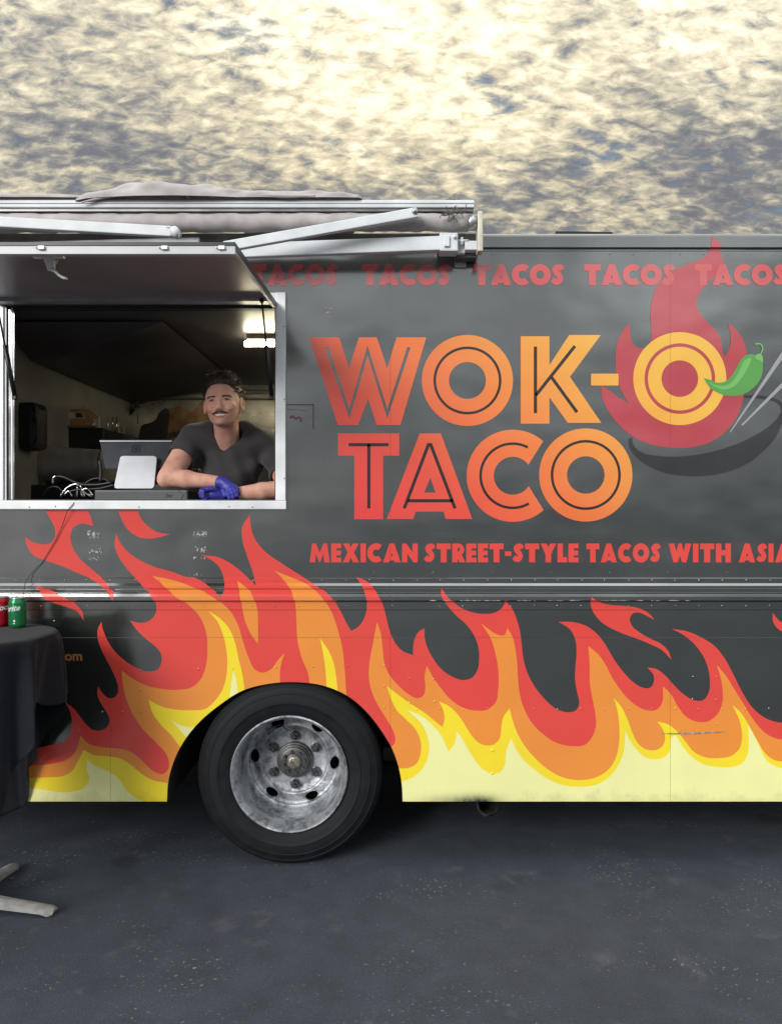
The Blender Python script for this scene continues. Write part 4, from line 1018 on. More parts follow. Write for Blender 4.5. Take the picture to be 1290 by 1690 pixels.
# loose canvas bunched on top of the rail
def bunch(name, prof_, ydep, amp, seed):
    """prof_: list of (px, bottom row, top row) along the rail"""
    rr = random.Random(seed); mb_ = MB(); vs_, fs_ = [], []; m_ = 22
    q = []
    for (a, b) in zip(prof_, prof_[1:]):
        for i in range(8): u_ = i/8; q.append(tuple(a[j]+(b[j]-a[j])*u_ for j in range(3)))
    q.append(prof_[-1])
    for i, (px, pb, pt) in enumerate(q):
        zb_, zt_ = az(pb, ydep), az(pt, ydep); x = ax(px, ydep); h = max(.002, zt_-zb_)
        for j in range(m_):
            a = math.pi*j/(m_-1)
            f = 1 + amp*math.sin(px*.045+3.1*a)*math.sin(a) + amp*.5*math.sin(px*.10-4*a+seed)*math.sin(a)
            w = .035+.5*h
            vs_.append((x + .003*math.sin(a*4+px*.09), ydep - math.cos(a)*w*f*.9, zb_ + math.sin(a)**.8*h*(1+(f-1)*.35)))
    for i in range(len(q)-1):
        for j in range(m_-1): fs_.append((i*m_+j, i*m_+j+1, (i+1)*m_+j+1, (i+1)*m_+j))
    fs_.append(tuple(range(m_))); fs_.append(tuple((len(q)-1)*m_+j for j in range(m_)))
    mb_.add(vs_, fs_, 0, True); o_ = mb_.build(name, M_FABRIC, roller); return o_
bunch('bunched_canvas', [(-170, 332, 322), (0, 332, 319), (35, 332, 323), (60, 332, 321), (110, 332, 324), (150, 332, 326), (160, 332, 331)], yf+.02, .10, 1)
bunch('bunched_canvas', [(131, 337, 332), (150, 335, 320), (185, 334, 312), (230, 333, 306), (293, 333, 302.5), (350, 333, 309), (392, 333, 318), (440, 333, 316.5), (500, 333, 318.5), (560, 333, 320), (592, 333, 323), (597, 333, 330)], yf+.015, .26, 4)
# folds lying on the bunch
for pts in ([(135, 334), (170, 326), (215, 318), (265, 313.5), (300, 316), (312, 327)], [(200, 322), (240, 316), (285, 312), (330, 316), (352, 326)], [(390, 325), (430, 322), (470, 324), (520, 323)]):
    mb = MB(); q = catmull(pts, 6); mb.tube([P(p[0], p[1], yf-.030) for p in q], [.003+.005*math.sin(math.pi*i/(len(q)-1)) for i in range(len(q))], 8); mb.build('canvas_fold', M_FABRIC, roller)
# cloth flap that hangs behind the arm
mb = MB(); pts = [P(400, 380, -.06), P(420, 404, -.05), P(572, 396, -.05), P(585, 382, -.06)]
mb.add(pts, [(0, 1, 2, 3)]); mb.add([p+Vector((0, .004, 0)) for p in pts], [(3, 2, 1, 0)]); mb.build('canvas_flap', mat('flap_canvas', (.34, .29, .28), .9), roller)
# lower bar (folded arm) and torsion bar
def bar(name, a, b, w, h, m=M_ALU, parent=roller, up=(0, 0, 1)):
    mb_ = MB(); mb_.beam(a, b, w, h, up, 0, .004); return mb_.build(name, m, parent)
bar('awning_arm', P(360, 416, -.10), P(728, 402.5, -.13), .030, .058)
bar('awning_arm', P(370, 408, -.23), P(688, 351.5, -.205), .026, .040)
bar('awning_arm', P(-330, 349, -.23), P(284, 383, -.205), .026, .042)
bar('awning_arm', P(-330, 420, -.08), P(330, 402, -.08), .030, .045)
bar('torsion_bar', (XA, -.045, az(393, -.045)), (ax(790, -.045), -.045, az(393, -.045)), .03, .032, M_GREYM)
mb = MB(); c = P(290, 384, -.205)
mb.lathe([(0, -.02), (.020, -.02), (.020, .02), (0, .02)], (c.x, c.y, c.z), 20); mb.tube([P(275, 374, -.222), P(287, 376, -.222), P(296, 384, -.222), P(296, 392, -.222)], .0022, 6); mb.build('elbow_joint', M_ALU, roller)
mb = MB(); c = P(684, 351, -.205); mb.lathe([(0, -.02), (.012, -.02), (.012, .02), (0, .02)], (c.x, c.y, c.z), 16); mb.lathe([(0, -.026), (.006, -.026), (.006, -.02)], (c.x, c.y, c.z), 8); mb.build('elbow_joint', M_BRUSH, roller)
yb_ = -.10
mb = MB()
mb.box((ax(724, yb_), yb_-.045, az(420, yb_)), (ax(754, yb_), yb_+.03, az(390, yb_)), 0, None, .006)
mb.box((ax(731, yb_), yb_-.056, az(414, yb_)), (ax(740, yb_), yb_-.046, az(396, yb_)), 0, None, .003)
mb.box((ax(766, yb_), yb_-.022, az(415, yb_)), (ax(787, yb_), yb_+.02, az(400, yb_)), 0, None, .003)
mb.tube([P(753, 397, yb_-.02), P(773, 397, yb_-.02)], .005, 8); mb.tube([P(762, 392, yb_-.02), P(762, 404, yb_-.02)], .006, 8)
mb.box((ax(753, yb_), yb_+.0, az(418, yb_)), (ax(767, yb_), yb_+.03, az(398, yb_)), 0, None, .003)
mb.lathe([(0, -.056), (.007, -.056), (.007, -.045)], (P(748, 398, yb_).x, yb_, P(748, 398, yb_).z), 8)
mb.build('arm_bracket', M_ALU, roller)
mb = MB(); yw = -.012
mb.box((ax(750, yw), yw, az(441, yw)), (ax(769, yw), -.001, az(400, yw)), 0, None, .002)
c = P(759, 436, yw); mb.lathe([(0, -.024), (.006, -.024), (.0085, -.018), (.0085, -.0125)], (c.x, 0, c.z), 6)
mb.build('wall_bracket', M_BRUSH, roller)
mb = MB(); mb.box((ax(754, -.06), -.075, az(412, -.06)), (ax(786, -.06), -.02, az(425, -.06)), 0, None, .004); mb.build('bracket_shadow_block', M_GREYM, roller).name = 'bracket_shade_fill'  # grey block added for the shade below the bracket
# frayed cord knotted on the rail
mb = MB(); rr = random.Random(8)
for i in range(26):
    p = P(rr.gauss(747, 7), rr.gauss(351, 2.5), -.186); q = [p]
    d = Vector((rr.uniform(-1, 1), rr.uniform(-.2, .2), rr.uniform(-.6, .6)))
    for j in range(4): d = (d + Vector((rr.uniform(-.7, .7), rr.uniform(-.3, .1), rr.uniform(-.7, .7)))).normalized(); q.append(q[-1]+d*.009)
    mb.tube(q, .0018, 5)
mb.tube([P(748, 331, -.15), P(750, 325, -.15), P(749, 320, -.15)], .0012, 5); mb.tube([P(735, 331, -.15), P(741, 328, -.15), P(752, 330, -.15)], .002, 5)
o = mb.build('frayed_cord', mat('old_cord', (.20, .18, .14), .9, var=.3), roller); o['kind'] = 'stuff'

# ---------------------------------------------------------------- galley inside
ZC_ = CZ + (CY-506)*S + .006; YB = 2.08; XL = -1.80; XR = 1.6; ZF = .84
mb = MB(); mb.add([(XL-.6, .035, ZC_), (XR, .035, ZC_), (XR, YB, ZC_), (XL-.6, YB, ZC_)], [(0, 1, 2, 3)])
ceil = mb.build('ceiling_lining', M_CEIL, truck)
mb = MB(); 
mb.add([(XL, YB, ZF), (XR, YB, ZF), (XR, YB, ZC_), (XL, YB, ZC_)], [(0, 1, 2, 3)])
back = mb.build('back_wall', M_STEEL, truck)
mb = MB(); mb.box((XL, YB-.03, ZC_-.065), (XR, YB-.002, ZC_-.045)); mb.box((XL, YB-.035, ZC_-.105), (XR, YB-.002, ZC_-.092)); mb.build('wall_trim', M_GREYM, back)
mb = MB(); mb.add([(XL, .01, ZF), (XL, YB, ZF), (XL, YB, ZC_), (XL, .01, ZC_)], [(0, 1, 2, 3)]); mb.build('partition_wall', M_INT, truck)
mb = MB(); mb.add([(XR, .01, ZF), (XR, YB, ZF), (XR, YB, ZC_), (XR, .01, ZC_)], [(0, 1, 2, 3)]); mb.build('end_wall', M_INT, truck)
mb = MB(); mb.add([(XL-.6, .01, ZF), (XR, .01, ZF), (XR, YB, ZF), (XL-.6, YB, ZF)], [(0, 1, 2, 3)]); mb.build('galley_floor', M_DARK, truck)
mb = MB()
for a, b in (((XL, .026, ZF), (-1.640, .034, ZC_)), (((457-CX)*S, .03, ZF), (XR, .04, ZC_)), (((24-CX)*S, .03, ZF), ((457-CX)*S, .04, CZ+(CY-829)*S))): mb.box(a, b)
mb.build('inner_lining', M_INT, truck)
# serving counter
mb = MB(); mb.box(((14-CX)*S, .045, 1.535), ((462-CX)*S, .42, 1.562), 0, None, .003); mb.build('counter', mat('counter_black', (.035, .036, .04), .35), truck)
# slanting dark range hood on the left, its lower edge falls towards the back wall
mb = MB()
hx = -1.05
mb.add([(XL, .25, ZC_-.01), (hx, .25, ZC_-.01), (hx, YB-.1, ZC_-.01), (XL, YB-.1, ZC_-.01), (XL, .55, ZC_-.13), (XL+.10, .55, ZC_-.13), (XL+.10, YB-.1, ZC_-.13), (XL, YB-.1, ZC_-.13)],
       [(0, 1, 2, 3), (1, 5, 6, 2), (0, 4, 5, 1), (2, 6, 7, 3), (4, 7, 6, 5)])
mb.build('range_hood', M_CEIL, truck)
# fluorescent tube under the ceiling
ft = P(404, 558, .55); M_TUBE = mat('lit_tube', (.9, .9, .85), .4, emit=(1.0, .90, .62), estr=30.0, var=0)
mb = MB(); mb.box((ft.x+.01, .535, ZC_-.026), (ft.x+2.22, .575, ZC_-.001), 0, None, .004); lf = mb.build('light_fitting', mat('fitting_enamel', (.25, .24, .2), .4), truck)
mb = MB(); mb.tube([(ft.x, .55, ZC_-.046), (ft.x+2.20, .55, ZC_-.046)], .013, 14); mb.build('fluorescent_tube', M_TUBE, lf)

# ---------------------------------------------------------------- things inside the galley
M_KRAFT = mat('kraft_card', (.50, .25, .08), .8, var=.2, vscale=16)
M_KRAFTD = mat('brown_card', (.26, .145, .07), .85, var=.25, vscale=14)
M_PAPER = mat('off_white_card', (.66, .60, .48), .7, var=.12)
M_DKGREY = mat('dark_grey_case', (.070, .075, .080), .45, var=.12, vscale=8)
M_SILVER = mat('stand_silver', (.46, .48, .52), .4, .25, var=.05)
M_SCREEN = mat('screen_back', (.060, .066, .078), .35, .2, var=.1)
M_CHROME = mat('chrome', (.62, .62, .62), .15, 1.0, var=.1)
M_HAMMER = mat('hammered_steel', (.50, .46, .41), .36, .45, var=.2, vscale=9)

def fbox(name, px0, py0, px1, py1, y, depth, m, parent=None, bev=.003, rot=0.0):
    a = P(px0, py1, y); b = P(px1, py0, y)
    mb = MB(); c = (a+b)/2; c.z = a.z
    M = Matrix.Rotation(rot, 4, 'Z')
    mb.box(((a.x-b.x)/2, 0, 0), ((b.x-a.x)/2, depth, b.z-a.z), 0, M, bev)
    o = mb.build(name, m, parent); o.location = c; return o
# dark equipment below the shelf
o = fbox('undershelf_cooler', 22, 706, 172, 742, 1.0, .7, M_BLACK, None, .01); tag(o, 'black appliance under the steel shelf behind the hammered steel drum', 'appliance')
fbox('shelf_edge', -8, 0, 30, 2, 0, .0, M_GREYM, None) if False else None
sh = fbox('steel_shelf', 40, 702.5, 158, 706, .98, .75, M_GREYM, None, .001); tag(sh, 'narrow grey steel shelf holding the open carton', 'shelf')
o = fbox('prep_bench', 20, 800, 330, 830, .55, .6, M_BLACK, None, .004); tag(o, 'black bench top behind the serving counter', 'bench')
bmb = fbox('back_counter', -40, 742, 470, 830, 1.45, .60, M_BLACK, None, .004); tag(bmb, 'dark counter running along the rear wall of the galley', 'counter')
# hammered drum
mb = MB(); a = P(20, 795, .66); b = P(165, 733, .66); nx, nz = 90, 34; vs_ = []
rr = random.Random(4)
for i in range(nx+1):
    for j in range(nz+1):
        u_ = i/nx; w_ = j/nz
        x = a.x+(b.x-a.x)*u_; an = -1.15+2.3*w_
        z = (a.z+b.z)/2 + (b.z-a.z)/2*math.sin(an)/math.sin(1.15) - .03*math.sin(u_*2.2)*0 - .022*u_*w_*1.2
        d = .0028*abs(math.sin(i*1.05+ (j % 2)*1.5))*abs(math.sin(j*1.3)) + rr.uniform(0, .0012)
        vs_.append((x, .72 - (.10*math.cos(an)+d), z))
fs_ = [(i*(nz+1)+j, (i+1)*(nz+1)+j, (i+1)*(nz+1)+j+1, i*(nz+1)+j+1) for i in range(nx) for j in range(nz)]
mb.add(vs_, fs_, 0, True)
mb.box((a.x, .70, a.z+.008), (b.x-.002, .98, b.z-.03), 0, None, .01)
o = mb.build('hammered_drum', M_HAMMER); tag(o, 'dimpled steel drum lying under the shelf at the left of the window', 'steel drum')
# black case against the left jamb
mb = MB(); a = P(20, 742, .42); b = P(61, 662, .42); mb.box((a.x, .42, a.z), (b.x, .56, b.z), 0, None, .035); 
mb.tube([P(57, 690, .40), P(62, 700, .39), P(62, 720, .39), P(57, 732, .40)], .006, 8); mb.tube([P(55, 672, .41), P(60, 684, .40), P(56, 696, .41)], .008, 8)
o = mb.build('black_case', M_BLACK); tag(o, 'black rounded case with a side handle beside the left window jamb', 'case')
# open carton with label
ct = empty('open_carton', P(128, 703, 1.02)); tag(ct, 'orange-brown open carton with a white label on the steel shelf', 'carton')
def cpart(name, corners, th, m):
    mb_ = MB(); q = [p - ct.location for p in corners]; n_ = (q[1]-q[0]).cross(q[3]-q[0]).normalized()*th
    mb_.add(q + [p+n_ for p in q], [(0, 1, 2, 3), (7, 6, 5, 4), (0, 4, 5, 1), (1, 5, 6, 2), (2, 6, 7, 3), (3, 7, 4, 0)]); return mb_.build(name, m, ct)
cpart('front_wall', [P(112, 702.5, 1.02), P(150, 702.5, 1.02), P(139, 676, 1.02), P(105, 676, 1.02)], .004, M_KRAFT)
cpart('flap', [P(104, 682, 1.0), P(92, 658, .99), P(103, 657, 1.0), P(112, 676, 1.02)], .004, M_KRAFT)
cpart('flap', [P(104, 676, 1.2), P(140, 676, 1.2), P(141, 665, 1.25), P(103, 666, 1.25)], .004, M_KRAFT)
cpart('side_wall', [P(150, 702.5, 1.02), P(162, 690, 1.4), P(150, 676, 1.4), P(139, 676, 1.02)], .004, M_KRAFTD)
cpart('back_wall', [P(104, 695, 1.4), P(150, 695, 1.4), P(150, 678, 1.4), P(104, 678, 1.4)], .004, M_KRAFTD)
cpart('label', [P(108, 691, 1.012), P(140, 691, 1.012), P(136, 680, 1.012), P(105, 680, 1.012)], .001, M_PAPER)
cpart('label_mark', [P(126, 689, 1.009), P(138, 689, 1.009), P(135, 681, 1.009), P(125, 681, 1.009)], .001, mat('navy_print', (.03, .035, .07), .6))
o = fbox('white_carton', 76, 634, 109, 664, 1.30, .2, M_PAPER, rot=.15); tag(o, 'off-white carton high at the back of the shelf, left of its twin', 'carton')
o = fbox('white_carton', 110, 638, 140, 667, 1.42, .2, M_PAPER, rot=-.35); tag(o, 'off-white carton turned on edge beside the pale sloping panel', 'carton')
mb = MB(); q = [P(140, 680, 1.5), P(142, 643, 1.5), P(196, 664, 1.9), P(196, 690, 1.9), P(160, 690, 1.6)]
mb.add(q+[p+Vector((0, .05, 0)) for p in q], [(0, 1, 2, 3, 4), (9, 8, 7, 6, 5)]+[(i, (i+1) % 5, 5+(i+1) % 5, 5+i) for i in range(5)])
o = mb.build('duct_panel', M_INT, None); tag(o, 'pale sloping duct panel between the white cartons and the round pan', 'duct')
mb = MB(); q = [P(25, 632, .9), P(54, 640, 1.2), P(58, 700, 1.2), P(25, 700, .9)]
mb.add(q, [(0, 1, 2, 3)]); mb.add([p+Vector((.0, .02, 0)) for p in q], [(0, 1, 2, 3)]); o = mb.build('wall_panel', mat('grey_wall_panel', (.13, .13, .125), .5)); o.parent = truck
mb = MB(); q = [P(55, 636, 1.2), P(76, 646, 1.3), P(100, 690, 1.3), P(100, 702, 1.2), P(57, 702, 1.2)]
mb.add(q, [(0, 1, 2, 3, 4)]); mb.add([p+Vector((.0, .02, 0)) for p in q], [(0, 1, 2, 3, 4)]); o = mb.build('wall_panel', mat('blue_grey_panel', (.06, .065, .075), .35, .3)); o.parent = truck
# round pan on the rear wall
c = P(208, 670, YB-.09)
mb = MB(); mb.lathe([(.066, 0), (.068, .006), (.062, .02), (.045, .034), (.02, .042), (0, .044)], (c.x, c.y, c.z), 40)
mb.tube([(c.x, c.y+.006, c.z-.066), (c.x+.006, c.y+.006, c.z-.15)], .006, 8)
o = mb.build('round_pan', mat('polished_pan', (.5, .47, .38), .22, .95, var=.15)); tag(o, 'round shiny pan with its handle down, hanging on the rear wall', 'pan')
mb = MB(); mb.tube([P(227, 641, 1.95), P(227, 660, 1.95)], .010, 10); mb.tube([P(227, 660, 1.95), P(228, 700, 1.95)], .004, 8); mb.lathe([(0, -.012), (.018, -.01), (.018, .01), (0, .012)], P(227, 643, 1.95), 16, 'z')
mb.tube([P(226, 672, 1.92), P(235, 669, 1.90)], .014, 8)
o = mb.build('wall_dispenser', M_GREYM); tag(o, 'slim wall mounted dispenser pipe with a black nozzle right of the round pan', 'dispenser')
def bottle(px, pb, pt, y, r_, m, lab):
    a = P(px, pb, y); h = P(px, pt, y).z-a.z
    mb_ = MB(); mb_.lathe([(0, 0), (r_, 0), (r_, h*.62), (r_*.9, h*.70), (r_*.35, h*.80), (r_*.3, h*.98), (r_*.4, h), (0, h)], (0, 0, 0), 14, 'z')
    o_ = mb_.build('bottle', m); o_.location = a; return tag(o_, lab, 'bottle')
M_BOT = mat('bottle_plastic', (.36, .35, .32), .3)
bottle(196, 742, 698, 1.5, .013, M_BOT, 'slim pale bottle behind the till screen, leftmost under the round pan')
bottle(205, 742, 704, 1.5, .016, M_BOT, 'stout pale bottle behind the till screen, second under the round pan')
bottle(232, 742, 714, 1.5, .010, M_CHROME, 'small steel shaker left of the brown carton')
bottle(238, 742, 715, 1.5, .010, M_CHROME, 'small steel shaker touching the dark bag')
mb = MB(); mb.tube([P(164, 722, 1.2), P(164, 688, 1.2)], .005, 6); mb.tube([P(164, 706, 1.2), P(150, 706, 1.2)], .004, 6); mb.tube([P(153, 706, 1.2), P(153, 692, 1.2)], .016, 8)
o = mb.build('rack_post', mat('rack_white', (.45, .43, .38), .5)); tag(o, 'white wire rack post with a wrapped roll beside the open carton', 'rack')
# brown carton with print and the dark bag
def blob_box(name, pts, y, depth, m, lab, cat):
    """soft-edged upright pack from a photo outline"""
    q = closed(pts, 4); n_ = len(q); mb_ = MB(); cx = sum(p[0] for p in q)/n_; cy = sum(p[1] for p in q)/n_
    L_ = []
    for dy, k_ in ((.0, .90), (.012, .97), (.03, 1.0), (depth-.02, 1.0), (depth, .93)):
        L_ += [P(cx+(p[0]-cx)*k_, cy+(p[1]-cy)*k_, y) + Vector((0, dy, 0)) for p in q]
    fs_ = [(l*n_+i, l*n_+(i+1) % n_, (l+1)*n_+(i+1) % n_, (l+1)*n_+i) for l in range(4) for i in range(n_)]
    fs_ += [tuple(range(n_)), tuple(4*n_+i for i in reversed(range(n_)))]
    mb_.add(L_, fs_, 0, True); o_ = mb_.build(name, m, None, 50); return tag(o_, lab, cat)
o = blob_box('paper_sack', [(268, 742, 1), (267, 700), (268, 680), (280, 673), (297, 671), (306, 677), (312, 679), (335, 660, 1), (345, 665, 1), (350, 742, 1)], 1.42, .18, M_KRAFTD, 'brown paper sack with dark printed letters behind the man', 'sack')
me = font_mesh('ORGANIC', .055, .001); me.materials.append(mat('dark_print', (.03, .02, .014), .7))
t_ = bpy.data.objects.new('print', me); t_.location = P(273, 726, 1.405); t_.rotation_euler = (R(90), R(-12), 0); link(t_, o)
blob_box('dark_bag', [(224, 745, 1), (228, 716), (234, 700), (246, 697), (258, 690), (264, 678), (268, 674), (270, 745, 1)], 1.36, .15, M_BLACK, 'slumped black bag left of the printed paper sack', 'bag')

# till: drawer, screen and stand on the counter
CT = 1.562
dr = empty('cash_drawer', Vector((P(232, 0, .07).x, .14, CT))); tag(dr, 'dark grey flat cash box under the elbow on the serving counter', 'cash box')
mb = MB(); a = P(156, 0, .07).x-dr.location.x; b = P(310, 0, .07).x-dr.location.x; hz = P(0, 808.5, .07).z-CT
mb.box((a, -.07, 0), (b, .22, hz), 0, None, .008); mb.build('body', M_DKGREY, dr)
mb = MB(); c = P(232, 822, .068)-dr.location; mb.box((c.x-.05, -.0745, .004), (c.x+.05, -.0695, .012), 0, None, .001); mb.build('slot', M_BLACK, dr)
me = font_mesh('Star', .020, .0006, .3); me.materials.append(M_BLACK); t_ = bpy.data.objects.new('badge', me); t_.location = P(273, 820.5, .0695)-dr.location; t_.rotation_euler = (R(90), 0, 0); link(t_, dr)
mb = MB(); mb.tube([Vector((P(298, 0, .07).x, .0695, CT+.006))-dr.location, Vector((P(303, 0, .07).x, .0695, CT+hz*.6))-dr.location, Vector((P(294, 0, .07).x, .0695, CT+hz-.003))-dr.location], .0012, 6); mb.build('corner_line', M_BLACK, dr)
tl = empty('till_screen', Vector((P(225, 0, .16).x, .16, CT+hz))); tag(tl, 'payment tablet seen from behind on a silver stand, on the cash box', 'till')
mb = MB(); cs = [P(165, 727.5, .20), P(284, 727.5, .20), P(275, 773, .13), P(174, 773, .13)]
cs = [c-tl.location for c in cs]; nrm_ = Vector((0, .010, .006))
mb.add(cs+[c+nrm_ for c in cs], [(0, 3, 2, 1), (4, 5, 6, 7), (0, 1, 5, 4), (1, 2, 6, 5), (2, 3, 7, 6), (3, 0, 4, 7)])
mb.build('screen', M_SCREEN, tl)
mb = MB(); q = [P(165, 727, .197), P(284, 727, .197), P(284, 729, .195), P(165, 729, .195)]; mb.add([c-tl.location-Vector((0, .002, 0)) for c in q], [(0, 1, 2, 3)]); mb.build('screen_edge', M_SILVER, tl)
def rrect(cx, cy, w, h, r_, n=5):
    o_ = []
    for sx, sy, a0 in ((1, -1, -90), (1, 1, 0), (-1, 1, 90), (-1, -1, 180)):
        for i in range(n+1):
            a = R(a0+90*i/n); o_.append((cx+sx*(w/2-r_)+r_*math.cos(a), cy+sy*(h/2-r_)+r_*math.sin(a)))
    return o_
def on_screen(p, off=.0015):
    f = (p[1]-727.5)/(773-727.5); y = .20+(.13-.20)*f; return P(p[0], p[1], y)-Vector((0, off, 0))-tl.location
mb = MB()
for po, ne in (([rrect(225, 741, 13, 11, 2.4)], [rrect(225, 741, 10, 8.2, 1.4)]), ([rrect(225, 741, 4.6, 3.8, .8)], [])):
    v2, f2 = cdt(po, ne); mb.add([on_screen(p) for p in v2], f2)
mb.build('logo', mat('screen_logo', (.012, .013, .016), .4), tl)
mb = MB(); oc = [(198.5, 756), (200, 753.5), (203, 752.5), (253, 752.5), (257, 753.8), (258.5, 757), (254.5, 801), (253, 804.5), (250, 806), (192, 806), (189.5, 804.5), (189, 801)]
def stp(p, off): f = (p[1]-752)/(806-752); y = .125+(.075-.125)*f; return P(p[0], p[1], y)+Vector((0, off, 0))-tl.location
n_ = len(oc); mb.add([stp(p, 0) for p in oc]+[stp(p, .012) for p in oc], [tuple(range(n_)), tuple(reversed(range(n_, 2*n_)))]+[(i, (i+1) % n_, n_+(i+1) % n_, n_+i) for i in range(n_)])
mb.build('stand', M_SILVER, tl)
# bright cable stand and hoses at the sill
wr = MB(); rr = random.Random(21)
for pts, r_ in (([(100, 820), (108, 808), (118, 801), (127, 799), (133, 803), (140, 812), (152, 820)], .0042), ([(88, 799), (89, 788), (94, 785.5)], .006), ([(133, 800), (136, 809), (141, 820)], .0035), ([(128, 802), (128, 820)], .003), ([(106, 818), (113, 810), (120, 820)], .003), ([(137, 820), (134, 812), (142, 806), (155, 819)], .004)):
    wr.tube([P(p[0], p[1], .10) for p in catmull(pts, 4)], r_, 8)
o = wr.build('wire_stand', M_CHROME); tag(o, 'bent bright wire stand on the counter just inside the window sill', 'wire stand')
wr = MB()
for pts, r_ in (([(92, 786), (104, 787), (118, 793), (135, 799), (160, 800), (185, 796)], .006), ([(100, 815), (130, 808), (165, 806), (190, 800)], .005), ([(140, 798), (155, 790), (175, 792), (185, 800)], .004), ([(70, 820), (80, 806), (96, 804), (104, 812)], .004), ([(165, 760), (167, 775), (166, 795)], .009)):
    wr.tube([P(p[0], p[1], .16) for p in catmull(pts, 4)], r_, 8)
o = wr.build('cable_bundle', M_BLACK); tag(o, 'tangle of black cables between the wire stand and the till', 'cables')
cb = MB(); cb.tube([P(p[0], p[1], yy) for p, yy in (((127, 800), .10), ((126, 815), .05), ((125.5, 825), -.010), ((121, 832), -.022), ((112, 842), -.022), ((103, 868), -.008), ((92, 892), -.006), ((70, 928), -.006), ((50, 948), -.012), ((42, 962), -.03), ((38, 985), -.05), ((35, 1010), -.06))], .0016, 6)
o = cb.build('power_cable', M_BLACK); tag(o, 'thin black cable running from the window sill down to the table', 'cable')
mb = MB(); mb.box(P(308, 783, .30), P(332, 774, .36), 0, None, .002)
for i in range(5): mb.box(P(311+i*4.5, 781, .296), P(313+i*4.5, 776, .30), 1)
o = mb.build('slotted_tray', [mat('tray_white', (.35, .35, .33), .5), M_BLACK]); tag(o, 'small white slotted tray between the man\'s arm and chest', 'tray')

# ---------------------------------------------------------------- the man at the window
def surface_nets(F, org, h):
    """F: scalar grid, negative inside; returns verts, quads"""
    nx, ny, nz = F.shape; ins = F < 0
    c = np.zeros((nx-1, ny-1, nz-1), np.int8)
    for dx in (0, 1):
        for dy in (0, 1):
            for dz in (0, 1): c += ins[dx:nx-1+dx, dy:ny-1+dy, dz:nz-1+dz]
    act = (c > 0) & (c < 8); idx = -np.ones(act.shape, np.int64); I = np.argwhere(act); idx[act] = np.arange(len(I))
    acc = np.zeros((len(I), 3)); cnt = np.zeros(len(I))
    cor = [(0,0,0),(1,0,0),(0,1,0),(1,1,0),(0,0,1),(1,0,1),(0,1,1),(1,1,1)]
    for a in range(8):
        for b in range(a+1, 8):
            d = [abs(cor[a][k_]-cor[b][k_]) for k_ in range(3)]
            if sum(d) != 1: continue
            fa = F[I[:,0]+cor[a][0], I[:,1]+cor[a][1], I[:,2]+cor[a][2]]; fb = F[I[:,0]+cor[b][0], I[:,1]+cor[b][1], I[:,2]+cor[b][2]]
            m_ = (fa < 0) != (fb < 0); t_ = np.where(m_, fa/np.where(fa-fb == 0, 1, fa-fb), 0)
            p = np.array(cor[a])[None]*(1-t_[:,None]) + np.array(cor[b])[None]*t_[:,None]
            acc += p*m_[:,None]; cnt += m_
    V = (I + acc/np.maximum(cnt, 1)[:,None])*h + np.array(org)
    Q = []
    for ax_ in range(3):
        o1, o2 = [(1,2),(2,0),(0,1)][ax_]
        sl = [slice(1, -1)]*3; sl[ax_] = slice(0, -1); sl2 = [slice(1, -1)]*3; sl2[ax_] = slice(1, None)
        a, b = ins[tuple(sl)], ins[tuple(sl2)]
        for sgn, m_ in ((1, a & ~b), (0, ~a & b)):
            E = np.argwhere(m_); 
            if not len(E): continue
            base = E + np.array([0 if i == ax_ else 1 for i in range(3)])
            def g(du, dv):
                q = base.copy(); q[:, o1] -= du; q[:, o2] -= dv; return idx[q[:,0], q[:,1], q[:,2]]
            quad = np.stack([g(1,1), g(0,1), g(0,0), g(1,0)], 1)
            Q.append(quad if sgn else quad[:, ::-1])
    return V, np.concatenate(Q)
